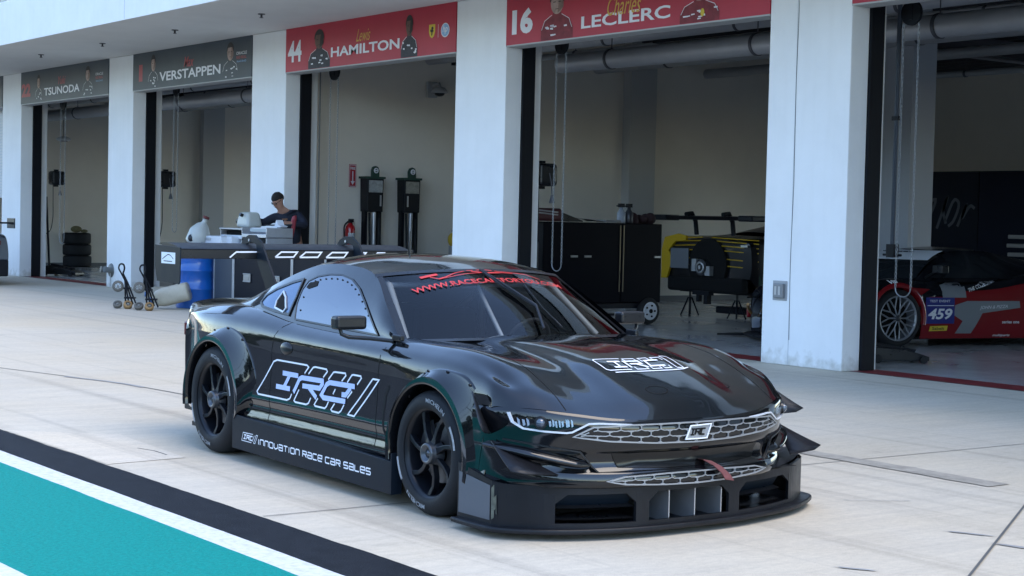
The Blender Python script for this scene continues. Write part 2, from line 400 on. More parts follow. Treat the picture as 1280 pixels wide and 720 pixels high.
M_duct = mat('duct grey metal', (.42, .42, .43), .45, metal=.3, noise=.08, nscale=3)
M_glassd = mat('upper floor dark glass', (.03, .045, .06), .08)
M_trim = mat('sheet metal trim', (.45, .45, .45), .4, metal=.6)
M_blk_rub = mat('black rubber', (.012, .012, .012), .75)
M_chain = mat('galvanised chain', (.33, .34, .35), .4, metal=.85)
bld = thing('pit_building', 'long white pit garage building with open bays, pillars and an overhanging upper floor', 'building')
for i in range(-2, 8):
    L = PX(i); Rr = L + PW
    p = MB().bx((L, 0, 0), (Rr, .29, ZT)).build('pillar', M_wall, bld, bevel=.012)
    if i == 4:
        MB().bx((L + .44, -.0012, .02), (L + .448, .001, ZT - .02)).build('control_joint', mat('joint grey', (.45, .46, .47), .9), p)  # control joint drawn as a thin grey strip
        m = MB(); m.tube([(L + .455, -.003, .3), (L + .44, -.003, 1.2), (L + .46, -.003, 2.1), (L + .45, -.003, 3.3), (L + .47, -.003, 4.6)], .003, 5); m.build('crack', M_joint, p)
    dep = .60 if i == 4 else .66
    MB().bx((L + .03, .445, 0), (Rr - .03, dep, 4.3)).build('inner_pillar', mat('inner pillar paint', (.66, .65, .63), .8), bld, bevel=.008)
    for (a, b) in ((L - .035, L + .05), (Rr - .05, Rr + .035)):
        t = MB(); t.bx((a, .29, 0), (b, .445, 4.6)); t.bx((a if a < L else b - .02, .445, 0), (a + .02 if a < L else b, .50, 4.6)); t.build('door_track', M_black, bld)
# upper storey and overhang
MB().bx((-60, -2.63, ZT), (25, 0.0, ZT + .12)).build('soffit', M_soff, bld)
f = MB().bx((-60, -2.65, ZT - .0), (25, -2.631, 5.62)); f.bx((-60, -2.65, 5.62), (25, -2.2, 5.70)); fo = f.build('fascia', M_wall, bld)
for x in (-26.845, -26.845 - 13.1, -26.845 + 13.1): MB().bx((x - .006, -2.652, ZT + .01), (x + .006, -2.649, 5.60)).build('panel_joint', mat('joint grey', (.45, .46, .47), .9), fo)
MB().bx((-60, .29, ZT), (25, .55, 5.7)).build('lintel', M_wall, bld)
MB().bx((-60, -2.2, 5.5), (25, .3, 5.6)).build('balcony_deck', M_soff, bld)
MB().bx((-60, .3, 5.7), (25, .45, 8.6)).build('upper_glazing', M_glassd, bld)
ml = MB()
for i in range(-14, 8): ml.bx((i * 3.28 + 1.9, .18, 5.7), (i * 3.28 + 2.02, .3, 8.6))
ml.build('mullion', M_trim, bld)
MB().bx((-62, -2.6, 8.6), (27, 20, 9.1)).build('roof', M_wall, bld)
rl = MB()
for z in (5.95, 6.2, 6.45, 6.7): rl.tube([(-60, -2.35, z), (25, -2.35, z)], .02, 6)
rl.build('balcony_rail', M_trim, bld)
# interior shell
G0, G1, GB, GH = -66., 18., 17.5, 5.45
MB().bx((G0, .45, GH), (G1, GB, GH + .1)).build('ceiling', M_ceil, bld)
bw = MB().bx((G0, GB, 4.3), (G1, GB + .2, 8.6))
for a, b in ((G0, -45.4), (-33.2, -17.2), (-5.6, G1)): bw.bx((a, GB, 0), (b, GB + .2, 4.3))  # unseen gaps between segments added to let daylight brighten the bays
bw.build('back_wall', M_beige, bld)
sheet('paddock_road', -120, 60, GB + .2, 60, 0, mat('paddock asphalt', (.16, .16, .155), .85, noise=.2))
sheet('garage_floor', G0, G1, .12, GB, .0, mat('epoxy floor', (.50, .49, .47), .16, noise=.10, nscale=1.2, rvar=.03))
sheet('sill_line', G0, G1, .14, .60, .004, mat('red floor paint', (.20, .022, .025), .45, noise=.2, nscale=6))
def part_wall(x, t=.14):
    w_ = MB().bx((x - t, .66, 0), (x, GB, GH)).build('partition_wall', M_beige, bld)
    MB().bx((x, 8.2, 0), (x + .24, 8.9, GH)).build('pilaster', mat('pilaster paint', (.50, .49, .47), .8), bld)
    MB().bx((x, 14.2, 0), (x + .24, 14.9, GH)).build('pilaster', mat('pilaster paint', (.50, .49, .47), .8), bld)
    MB().bx((x, .66, 0), (x + .012, GB, .10)).build('skirting', mat('grey skirting', (.18, .18, .18), .6), bld)
MB().bx((-19.55, 8.0, 0), (-18.85, 8.6, GH)).build('inner_column', mat('column blue grey', (.42, .43, .45), .8), bld)
part_wall(-26.66); part_wall(-46.6); part_wall(-60.); part_wall(4.0)
# slabs of ceiling steel, ducts and pipes
bm_ = MB()
for i in range(30): 
    y = 1.3 + i * .55; bm_.bx((G0, y, GH - .12), (G1, y + .06, GH))
for i in range(14):
    x = G0 + 3 + i * 6; bm_.bx((x, .7, GH - .42), (x + .22, GB, GH - .12)); bm_.bx((x - .08, .7, GH - .45), (x + .30, GB, GH - .42))
bm_.build('ceiling_beam', mat('beam paint', (.06, .06, .065), .7), bld)
def duct(y, z, r, x0=G0, x1=G1, m=None, name='duct'):
    o = MB().cyl((x0, y, z), (x1, y, z), r, n=24).build(name, m or M_duct, bld)
    k = max(1, int((x1 - x0 - 1.2) / 3.1))
    for i in range(k):
        x = x0 + 1.2 + i * 3.1
        if not (-49 < x < -8): continue
        c = MB(); c.cyl((x, y, z), (x + .05, y, z), r + .012, n=24); c.cyl((x + .025, y, z + r), (x + .025, y, GH), .008, n=6)
        c.build('duct_clamp', mat('clamp steel', (.10, .10, .11), .5, metal=.5), o)
duct(2.0, 4.07, .145, -20.75); duct(2.0, 4.07, .145, -45, -27.6)
duct(3.4, 4.62, .10); duct(5.2, 4.72, .06); duct(7.5, 4.8, .16); duct(10.5, 4.85, .10); duct(12.5, 4.7, .06)
pi = MB()
for i in range(10):
    x = G0 + 5 + i * 8.1; pi.tube([(x, 2.2, 4.9), (x, 16, 4.9)], .035, 6); pi.tube([(x, 6.0, 4.9), (x + 2.5, 6.5, 4.95), (x + 2.7, 9, 4.9)], .025, 6)
pi.build('sprinkler_pipe', mat('pipe grey', (.16, .15, .15), .5), bld)
for i in range(3, 9):
    tr = MB(); x = G0 + 2 + i * 7.2; tr.bx((x, 3.9, 4.55), (x + 3.2, 4.2, 4.58)); tr.bx((x, 3.9, 4.58), (x + 3.2, 3.92, 4.66)); tr.bx((x, 4.18, 4.58), (x + 3.2, 4.2, 4.66)); tr.build('cable_tray', M_black, bld)
# rolled door, its bottom bar and the header of each bay; the lip under each sign
for i in range(-1, 7):
    a, b = PX(i) + PW, PX(i + 1)
    MB().bx((a, .30, 4.22), (b, .44, 4.85)).build('door_header', M_black, bld)
    MB().bx((a, .46, 4.16), (b, .52, 4.30)).build('door_bottom_bar', M_trim, bld, bevel=.006)
    MB().cyl((a + .05, .66, 4.72), (b - .05, .66, 4.72), .17, n=20).build('door_roll', mat('door slats', (.30, .31, .32), .45, metal=.5), bld)
    MB().bx((a + .002, -.012, ZB - .02), (b - .002, .28, ZB - .001)).build('sign_lip', mat('lip grey', (.40, .40, .39), .6), bld)
    MB().bx((a + .002, .012, ZB), (b - .002, .28, ZT)).build('spandrel', M_soff, bld)
# bay at the far left is closed by a grey slatted door above
cl = MB()
for k in range(30): cl.box(((PX(0) + PX(-1) + PW) / 2, .37, 4.1 - k * .075), (SP - PW, .02, .066))
cl.build('door_curtain', mat('shutter grey', (.42, .46, .50), .5, metal=.2), bld)
# tall pit wall and debris fence across the lane (behind the camera, seen in the paint)
pw = thing('pit_wall', 'long concrete pit wall with a debris fence on top across the lane', 'wall', (0, -21.3, 0))
MB().bx((-120, -.15, 0), (60, .15, 1.1)).build('barrier', mat('pit wall concrete', (.42, .42, .41), .8, noise=.1), pw, bevel=.02)
fm = MB()
for i in range(46): fm.cyl((-118 + i * 4, 0, 1.1), (-118 + i * 4, 0, 3.6), .05, n=8)
for z in (1.5, 2.2, 2.9, 3.55): fm.cyl((-120, 0, z), (60, 0, z), .02, n=6)
fm.build('fence_frame', mat('fence steel', (.08, .08, .085), .5, metal=.4), pw)
M_leafd = mat('far tree leaves', (.035, .06, .025), .8, noise=.4, nscale=3)
tb = MB(); rn = random.Random(4)
for i in range(420):
    x = rn.uniform(-170, 110); z = rn.uniform(0, 11) ; r = rn.uniform(1.5, 3.2); tb.ball((x, -78 + rn.uniform(-4, 4), z), r, 8, 6, sc=(1, 1, .8))
tb.build('far_trees', M_leafd)['kind'] = 'stuff'
# ================================================================ the black race car (x forward, y to its left, z up; front axle at x = 0)
def paint_mat():
    m = mat('gloss black paint', (.0035, .0042, .0055), .13, coat=1., spec=.12)
    nt = m.node_tree; b = nt.nodes['Principled BSDF']
    b.inputs['Coat Roughness'].default_value = .035
    tc = nt.nodes.new('ShaderNodeTexCoord'); n = nt.nodes.new('ShaderNodeTexNoise'); n.inputs['Scale'].default_value = 3.2; n.inputs['Detail'].default_value = 2
    nt.links.new(tc.outputs['Object'], n.inputs['Vector'])
    bp = nt.nodes.new('ShaderNodeBump'); bp.inputs['Strength'].default_value = .10; bp.inputs['Distance'].default_value = .02
    nt.links.new(n.outputs['Fac'], bp.inputs['Height']); nt.links.new(bp.outputs['Normal'], b.inputs['Normal']); nt.links.new(bp.outputs['Normal'], b.inputs['Coat Normal'])
    # dust and smears break the gloss
    n2 = nt.nodes.new('ShaderNodeTexNoise'); n2.inputs['Scale'].default_value = 9; n2.inputs['Detail'].default_value = 8; nt.links.new(tc.outputs['Object'], n2.inputs['Vector'])
    mr = nt.nodes.new('ShaderNodeMapRange'); mr.inputs['From Min'].default_value = .45; mr.inputs['From Max'].default_value = .75; mr.inputs['To Min'].default_value = .03; mr.inputs['To Max'].default_value = .11
    nt.links.new(n2.outputs['Fac'], mr.inputs['Value']); nt.links.new(mr.outputs['Result'], b.inputs['Coat Roughness'])
    return m
M_paint = paint_mat()
M_matte = mat('matte black composite', (.009, .010, .013), .42, spec=.3, noise=.25, nscale=6, rvar=.1)
M_satin = mat('satin black plastic', (.010, .011, .013), .3, rvar=.06, nscale=8)
M_void = mat('void black', (.002, .002, .002), .9)
M_skirt = mat('skirt aluminium composite', (.008, .013, .020), .42, spec=.15, noise=.2, nscale=5, rvar=.08)
M_decal = mat('white vinyl', (.80, .82, .86), .35)
M_decalb = mat('pale blue vinyl', (.50, .58, .86), .35)
M_red = mat('red vinyl', (.55, .035, .03), .4)
M_alu = mat('bare aluminium', (.55, .56, .58), .42, metal=.75, noise=.12, nscale=5)
M_chrome = mat('lamp reflector', (.55, .60, .68), .12, metal=1.)
M_silver = mat('silver grille paint', (.30, .31, .32), .35, metal=.35)
def glass_mat(name, tint, a):
    m = bpy.data.materials.new(name); m.use_nodes = True; nt = m.node_tree
    for n in list(nt.nodes): nt.nodes.remove(n)
    out = nt.nodes.new('ShaderNodeOutputMaterial'); tr = nt.nodes.new('ShaderNodeBsdfTransparent'); gl = nt.nodes.new('ShaderNodeBsdfGlossy'); mx = nt.nodes.new('ShaderNodeMixShader'); fr = nt.nodes.new('ShaderNodeFresnel')
    tr.inputs['Color'].default_value = (*tint, 1); gl.inputs['Roughness'].default_value = .03; fr.inputs['IOR'].default_value = a
    nt.links.new(fr.outputs[0], mx.inputs[0]); nt.links.new(tr.outputs[0], mx.inputs[1]); nt.links.new(gl.outputs[0], mx.inputs[2]); nt.links.new(mx.outputs[0], out.inputs[0])
    return m
M_glass = glass_mat('windshield glass', (.75, .80, .82), 1.45)
M_lens = glass_mat('lamp lens', (.85, .88, .9), 1.45)
M_poly = mat('blue mirror polycarbonate', (.19, .205, .235), .10, metal=.95)
M_tyre = mat('racing tyre rubber', (.012, .013, .015), .66, spec=.3, bump=.15, bscale=60, rvar=.08, nscale=6)
M_rim = mat('satin black forged wheel', (.007, .008, .011), .32, spec=.35)
M_int = mat('dark cabin trim', (.012, .012, .013), .8)
M_cage = mat('grey roll cage paint', (.34, .35, .36), .4)

car = thing('race_car', 'glossy black widebody race car with a tall rear wing, parked alone on the concrete apron', 'race car', (-7.468, -8.119, 0), -.017)

zA = [(-3.75, .985), (-3.4, .99), (-3.1, 1.0), (-2.4, 1.0), (-1.4, .95), (-.6, .92), (-.35, .925), (0, .915), (.3, .885), (.58, .83), (.8, .75), (.95, .672), (1.045, .600)]
zE = [(-3.42, .955), (-3.1, .975), (-2.7, 1.0), (-2.3, .99), (-1.9, .955), (-1.3, .93), (-.6, .918), (-.25, .915), (.1, .91), (.35, .88), (.55, .808), (.7, .732), (.87, .648)]
vG = [(-3.38, .87), (-3.1, .93), (-2.7, .965), (-2.3, .955), (-1.9, .94), (-1.3, .935), (-.6, .94), (-.2, .955), (.2, .965), (.58, .972)]
US = [-3.5, -3.3, -3.1, -2.85, -2.6, -2.35, -2.1, -1.85, -1.55, -1.25, -.95, -.7, -.5, -.35, -.15, .05, .25, .42, .56]
def body_station(u):
    a = curve1(zA, u); e = curve1(zE, u); g = curve1(vG, u)
    wst = curve1([(-2.1, 0), (-1.7, 1), (-.8, 1), (-.4, 0)], u)
    zc = curve1([(-3.3, .80), (-2.7, .80), (-2.2, .765), (-1.9, .745), (-.6, .72), (.2, .70)], u)
    hood = curve1([(-.6, 0), (-.2, 1), (.5, 1), (.9, .2)], u)
    return [(u, 0, a + .014 * hood), (u, .30, a + .012 * hood), (u, .45, a - .020 * hood), (u, .62, a - .012 + (e - a) * .22), (u, .80, e), (u, .865, e - .03), (u, (.865 + g) / 2 + .012, (e + zc) / 2 + .02),
            (u, g - .010, zc + .012), (u, g - .008, zc - .018), (u, g - .004, .56), (u, g + .004, .43), (u, g - .004, .375), (u, g + .012, .290), (u, g + .012, .265)]
stations = []
stations.append([(-3.74, 0, .985), (-3.735, .3, .985), (-3.72, .45, .985), (-3.66, .62, .975), (-3.52, .76, .955), (-3.46, .80, .925), (-3.42, .83, .86), (-3.39, .86, .80), (-3.39, .865, .77), (-3.39, .865, .56), (-3.39, .86, .40), (-3.38, .86, .345), (-3.36, .85, .285), (-3.36, .85, .26)])
stations += [body_station(u) for u in US[1:]]
st = stations[1]; stations[1] = [(u, v * (.97 if k > 3 else 1), z) for k, (u, v, z) in enumerate(st)]
pre = body_station(.72)
stations.append([(.93, 0, .70), (.92, .29, .695), (.88, .45, .69), (.82, .60, .70), (.71, .80, .745), (.68, .865, .738), (.645, .922, .728), (.59, .962, .70), (.585, .966, .675), (.53, .972, .54), (.50, .970, .40), (.49, .968, .345), (.48, .968, .285), (.48, .968, .26)])
stations.append([(1.047, 0, .600), (1.032, .28, .603), (1.005, .45, .612), (.955, .60, .628), (.845, .79, .655), (.775, .87, .662), (.70, .93, .66), (.60, .972, .655), (.595, .974, .63), (.55, .980, .52), (.52, .982, .40), (.51, .982, .345), (.50, .982, .285), (.50, .982, .26)])
G = densgrid(stations, 5, 5)
FA, RA = (0., .341), (-2.7, .361)
def in_arch(c):
    if abs(c[1]) < .60: return False
    return math.hypot(c[0] - FA[0], c[2] - FA[1]) < .385 or math.hypot(c[0] - RA[0], c[2] - RA[1]) < .40
def in_cabin(c):
    return -2.80 < c[0] < -.45 and abs(c[1]) < .66 - .0
mb = MB(); h, wd_ = len(G), len(G[0])
for sgn in (1, -1):
    o = len(mb.v); mb.v += [(p[0], sgn * p[1], p[2]) for row in G for p in row]
    for i in range(h - 1):
        for j in range(wd_ - 1):
            q = [i * wd_ + j, (i + 1) * wd_ + j, (i + 1) * wd_ + j + 1, i * wd_ + j + 1]
            c = [sum(mb.v[o + k][x] for k in q) / 4 for x in range(3)]
            if in_arch(c) or in_cabin(c): continue
            mb.f.append(tuple(o + k for k in (q if sgn > 0 else q[::-1]))); mb.sm.append(True)
body = mb.build('body', M_paint, car, merge=True)
BV = BVHTree.FromPolygons([Vector(v) for v in mb.v], mb.f)
# tail cap
tl = MB(); edge = dens(stations[0], 5)
cen = [(-3.70, 0, z) for (_, _, z) in edge]
for sgn in (1, -1):
    g = [[(p[0], sgn * p[1], p[2]) for p in edge], [(p[0] - .02 + .0, sgn * p[1] * .96, min(p[2], .93) - .0) for p in edge], [(-3.66, 0, min(p[2], .93)) for p in edge]]
    tl.grid(g, True, flip=(sgn > 0))
tail = tl.build('rear_bumper', M_paint, car)
for sgn in (1, -1):
    MB().bx((-3.70, sgn * .35, .72), (-3.60, sgn * .74, .82)).build('tail_lamp', mat('dark red lamp', (.12, .005, .005), .15), car, bevel=.01)
MB().bx((-3.72, -.72, .18), (-3.35, .72, .30)).build('diffuser', M_matte, car, bevel=.01)
MB().bx((-3.4, -.80, .10), (.55, .80, .13)).build('floor_pan', M_matte, car)
MB().bx((-2.95, -.62, .13), (-2.45, .62, .75)).build('rear_bulkhead', M_void, car)
def wheel_well(cx, cz, r):
    for s in (1, -1):
        g = []
        for i in range(25):
            a = -.35 + (PI + .7) * i / 24; g.append([(cx + r * math.cos(a), s * y, cz + r * math.sin(a)) for y in (.60, .93)])
        w = MB().grid(g, True); w.bx((cx - r, s * .585, .1), (cx + r, s * .6, cz + r)); w.build('wheel_well', M_void, car)
wheel_well(*FA, .40); wheel_well(*RA, .415)

# ---- front bumper sheet
PLAN = [(1.05, 0), (1.035, .25), (.995, .5), (.92, .68), (.82, .83), (.70, .93), (.58, .972), (.46, .985)]
ZTOP = [.600, .602, .617, .640, .657, .662, .655, .655]
def fascia_rows(k):
    (u, v), zt = PLAN[k], ZTOP[k]
    a, b = PLAN[max(0, k - 1)], PLAN[min(len(PLAN) - 1, k + 1)]; t = Vector((b[0] - a[0], b[1] - a[1])).normalized(); n = Vector((t.y, -t.x))
    if k == 0: n = Vector((1, 0))
    cf = [1, 1, 1, .7, .3, .1, 0, 0][k]
    rows = [(0, zt), (.012, zt - .02), (.012 * cf, .475), (.006 * cf, .455), (-.012 * cf, .430), (-.014 * cf, .380), (.004 * cf, .350), (.02 * cf, .335), (.025 * cf, .27), (0, .262)]
    return [(u + n.x * o, v + n.y * o, z) for o, z in rows]
fr = [fascia_rows(k) for k in range(len(PLAN))]
fr = [[(p[0], -p[1], p[2]) for p in r] for r in fr[:0:-1]] + fr
FG = densgrid(fr, 6, 3)
mb = MB().grid(FG, True)
mb.sm = [True] * len(mb.f)
# cut the arch out of the bumper's ends too
keep = []
for f_ in mb.f:
    c = [sum(mb.v[k][x] for k in f_) / len(f_) for x in range(3)]
    keep.append(not in_arch(c))
mb.f = [f_ for f_, k in zip(mb.f, keep) if k]; mb.sm = [True] * len(mb.f)
bump = mb.build('front_bumper', M_paint, car)
BF = BVHTree.FromPolygons([Vector(v) for v in mb.v], mb.f)

def wrap_front(mesh, off, vz=True):
    # lay (y, z) flat shapes on the nose
    out = []
    for y, z in [(p[0], p[1]) for p in mesh]:
        hit = BF.ray_cast(Vector((3, y, z)), Vector((-1, 0, 0)))
        if hit[0] is None: hit = BF.find_nearest(Vector((plan_u(y), y, z)))
        p, n = hit[0], hit[1]
        if n.x < 0: n = -n
        out.append(tuple(p + n * off))
    return out
def plan_u(y):
    return curve1([(a[1], a[0]) for a in PLAN], abs(y))
def plan_pt(y, z, off=0.):
    # point on the plan curve of the nose, independent of its recesses
    y0 = abs(y); u = plan_u(y0); d = (plan_u(min(.98, y0 + .01)) - plan_u(max(0, y0 - .01))) / .02
    n = Vector((1, -d)).normalized(); sg = 1 if y >= 0 else -1
    return (u + n.x * off, y + sg * n.y * off * 1., z)
def ribbon3(path, w, th, fn, closed=False, step=.03):
    # raised strip following a path of (y, z) points over the nose
    p = chop(path, step, closed); vs, fs = stroke(p, w, closed)
    a = [fn(v[0], v[1], th) for v in vs]; b = [fn(v[0], v[1], 0.) for v in vs]
    n = len(vs); m = MB(); m.add(a + b, fs + [tuple(n + k for k in f[::-1]) for f in fs])
    k = len(p)
    for i in range(k if closed else k - 1):
        j = (i + 1) % k
        m.add([a[2 * i], a[2 * j], b[2 * j], b[2 * i]], [(0, 1, 2, 3)]); m.add([a[2 * i + 1], b[2 * i + 1], b[2 * j + 1], a[2 * j + 1]], [(0, 1, 2, 3)])
    return m
def fillpoly(path, fn, off, inner=None):
    p = chop(path, .03, True); c = [sum(q[0] for q in p) / len(p), sum(q[1] for q in p) / len(p)]
    rings = [[(c[0] + (q[0] - c[0]) * s, c[1] + (q[1] - c[1]) * s) for q in p] for s in (1, .75, .5, .25, .01)]
    m = MB(); n = len(p)
    vs = [fn(q[0], q[1], off) for r in rings for q in r]
    fs = [(i * n + j, i * n + (j + 1) % n, (i + 1) * n + (j + 1) % n, (i + 1) * n + j) for i in range(4) for j in range(n)]
    m.add(vs, fs, True); return m
mir = lambda P: [(-y, z) for y, z in P]
# headlamps
HL = [(.938, .648), (.86, .650), (.76, .640), (.66, .618), (.57, .598), (.56, .590), (.655, .583), (.715, .536), (.81, .538), (.885, .545), (.918, .578)]
DRL = [(.930, .640), (.918, .592), (.885, .562), (.81, .551), (.72, .545), (.695, .549), (.62, .592), (.57, .594), (.40, .584)]
for s in (1, -1):
    P = HL if s > 0 else mir(HL)
    hl = fillpoly(P, plan_pt, .003).build('headlight', mat('lamp housing black', (.012, .013, .016), .2, coat=1), car)
    inn = [(.905, .632), (.80, .628), (.70, .612), (.66, .598), (.70, .572), (.80, .562), (.88, .572)]
    fillpoly(inn if s > 0 else mir(inn), plan_pt, .011).build('reflector', mat('blue grey lamp bowl', (.10, .14, .20), .12, metal=.8), hl)
    rf = MB()
    rn = random.Random(5)
    for k in range(16):
        y = .69 + .0135 * k + rn.uniform(-.003, .003); 
        if .785 < y < .855: continue
        q = [(y, .570 + rn.uniform(0, .012)), (y + .007, .574), (y + .012, .600 + rn.uniform(0, .018)), (y + .003, .606)]
        q = q if s > 0 else mir(q); rf.add([plan_pt(a, b, .018) for a, b in q], [(0, 1, 2, 3)])
    rf.build('reflector_facet', mat('pale reflector', (.55, .66, .80), .15, metal=.7), hl)
    c = Vector(plan_pt(s * .825, .594, .014)); n = (Vector(plan_pt(s * .825, .594, .05)) - c).normalized()
    MB().cyl(c, c + n * .014, .034, .030, n=20).build('lamp_ring', M_satin, hl)
    ln = MB().ball((0, 0, 0), .024, 14, 8); ln.v = [tuple(c + n * .008 + Vector(v)) for v in ln.v]; ln.build('projector_lens', mat('projector glass', (.05, .07, .10), .03, coat=1.), hl)
    ribbon3(DRL if s > 0 else mir(DRL), .0085, .008, lambda y, z, o: plan_pt(y, z, .012 + o)).build('light_bar', mat('light bar plastic', (.55, .58, .62), .25), hl)
# grilles
GU = [(-.69, .526), (-.60, .575), (-.40, .583), (0, .583), (.40, .583), (.60, .575), (.69, .526), (.52, .503), (.25, .486), (0, .481), (-.25, .486), (-.52, .503)]
GL_ = [(-.535, .302), (-.44, .322), (-.2, .329), (0, .330), (.2, .329), (.44, .322), (.535, .302), (.44, .284), (.2, .272), (0, .269), (-.2, .272), (-.44, .284)]
def inside(pt, poly):
    r = False; n = len(poly)
    for i in range(n):
        a, b = poly[i], poly[(i + 1) % n]
        if (a[1] > pt[1]) != (b[1] > pt[1]) and pt[0] < (b[0] - a[0]) * (pt[1] - a[1]) / (b[1] - a[1]) + a[0]: r = not r
    return r
def bounds_at(poly, y):
    zs = []
    n = len(poly)
    for i in range(n):
        a, b = poly[i], poly[(i + 1) % n]
        if (a[0] - y) * (b[0] - y) <= 0 and abs(a[0] - b[0]) > 1e-9: zs.append(a[1] + (b[1] - a[1]) * (y - a[0]) / (b[0] - a[0]))
    return (min(zs), max(zs)) if len(zs) >= 2 else None
def grille(name, poly, rows, cell, o1, lw):
    g = fillpoly(poly, plan_pt, o1 - .006)
    g = g.build(name, M_void, car)
    ribbon3(poly, lw * 1.5, .010, lambda y, z, o: plan_pt(y, z, o1 + o), True).build('grille_frame', M_silver, g)
    m = MB(); wd = max(p[0] for p in poly)
    def zz(y, t):
        b = bounds_at(poly, max(-wd + .004, min(wd - .004, y))); return b[0] + (b[1] - b[0]) * t if b else poly[0][1]
    n = int(2 * wd / cell) + 2
    for r in range(rows):
        t0, t1 = r / rows, (r + 1) / rows
        for k in range(-n // 2, n // 2 + 1):
            y = (k + .5 * (r % 2)) * cell
            if abs(y) > wd - .03: continue
            q = cell * .16
            # cell wall between neighbours, with the slanted ends of a honeycomb
            for pa, pb in (((y, t0 + .22 / rows), (y, t1 - .22 / rows)),):
                seg = ribbon3([(pa[0] - q * .0, zz(pa[0], pa[1])), (pb[0], zz(pb[0], pb[1]))], lw, .007, lambda a, b, o: plan_pt(a, b, o1 + o)); m.add(seg.v, seg.f)
            for (ya, ta, yb, tb_) in ((y, t0 + .22 / rows, y - q, t0), (y, t0 + .22 / rows, y + q, t0), (y, t1 - .22 / rows, y - q, t1), (y, t1 - .22 / rows, y + q, t1)):
                if abs(ya) < wd - .02 and abs(yb) < wd - .02:
                    seg = ribbon3([(ya, zz(ya, ta)), (yb, zz(yb, tb_))], lw, .007, lambda a, b, o: plan_pt(a, b, o1 + o)); m.add(seg.v, seg.f)
            if r:
                ya, yb = y + q, y + cell - q
                if abs(ya) < wd - .03 and abs(yb) < wd - .03:
                    seg = ribbon3([(ya, zz(ya, t0)), (yb, zz(yb, t0))], lw, .007, lambda a, b, o: plan_pt(a, b, o1 + o)); m.add(seg.v, seg.f)
    m.build('honeycomb', M_silver, g)
    return g
gu = grille('upper_grille', GU, 3, .116, .016, .0046)
gl = grille('lower_grille', GL_, 2, .110, .030, .0044)
# small badge on the grille: a slanted frame with strokes
def on_front(o1): return lambda y, z, o: plan_pt(y, z, o1 + o)
bd = MB()
for P, c in (([(-.075, .498), (-.045, .566), (.095, .570), (.065, .498)], True),):
    x = ribbon3(P, .006, .006, on_front(.026), True); bd.add(x.v, x.f)
fpl = fillpoly([(-.070, .501), (-.044, .562), (.090, .566), (.062, .501)], plan_pt, .025); fpl.build('badge_plate', mat('badge grey', (.30, .31, .32), .4, metal=.3), gu)
def irc_small(m, fn, x0, z0, w, h, lw, sh=.25):
    S = [[(.02, 1), (.22, 1)], [(.12, 1), (.12, 0)], [(.02, 0), (.22, 0)], [(.30, 0), (.30, 1), (.56, 1), (.58, .5), (.32, .5)], [(.45, .5), (.58, 0)], [(.92, 1), (.68, 1), (.66, 0), (.92, 0)]]
    for p in S:
        q = [(x0 + a * w + b * h * sh, z0 + b * h) for a, b in p]
        r = ribbon3(q, lw, .004, fn); m.add(r.v, r.f)
b2 = MB(); irc_small(b2, on_front(.026), -.045, .518, .10, .03, .008); b2.build('badge', M_void, gu)
bd.build('badge_frame', M_decal, gu)
# tow strap hanging from the slot
m = MB()
pts = [(1.00, .05, .378), (1.075, .075, .375), (1.105, .125, .345), (1.125, .165, .305), (1.13, .19, .27)]
for dy, in ((0,),):
    a = [(x, y - .028 - .004, z + .01) for x, y, z in pts]; b = [(x, y + .028, z) for x, y, z in pts]
    m.grid([a, b], True); m.grid([[(x - .006, y, z - .002) for x, y, z in a], [(x - .006, y, z - .002) for x, y, z in b]], True)
m.build('tow_strap', mat('faded red webbing', (.15, .05, .05), .85, noise=.3, nscale=20), car)
# dark mouth between the grilles, boomerang creases and the bulge under each lamp
fillpoly([(-.50, .442), (-.2, .436), (.2, .436), (.50, .442), (.46, .365), (.2, .352), (-.2, .352), (-.46, .365)], lambda y, z, o: wrap_front([(y, z)], o)[0], .003).build('mouth', mat('mouth gloss black', (.003, .0035, .004), .18), car)
for s in (1, -1):
    P = [(.945, .500), (.78, .470), (.655, .448), (.597, .372), (.53, .310)]; P2 = [(.955, .480), (.80, .452), (.685, .430), (.635, .365), (.58, .30)]
    for Q, w_ in ((P, .007),):
        ribbon3(Q if s > 0 else mir(Q), w_, .012, on_front(.0)).build('crease_trim', M_satin, car)
    # bulge
    top = [(.972, .482), (.90, .474), (.80, .448), (.70, .422), (.63, .402), (.60, .385)]
    bot = [(.972, .450), (.90, .412), (.80, .382), (.70, .366), (.64, .362), (.60, .375)]
    g = []
    for (ya, za), (yb, zb_) in zip(dens(top, 4), dens(bot, 4)):
        row = []
        for k in range(9):
            t = k / 8; y = ya + (yb - ya) * t; z = za + (zb_ - za) * t; bl = math.sin(PI * t) ** .7 * .048
            row.append(plan_pt(s * y, z, .002 + bl * min(1, (y - .595) / .08)))
        g.append(row)
    MB().grid(g, True).build('bumper_bulge', M_paint, car)

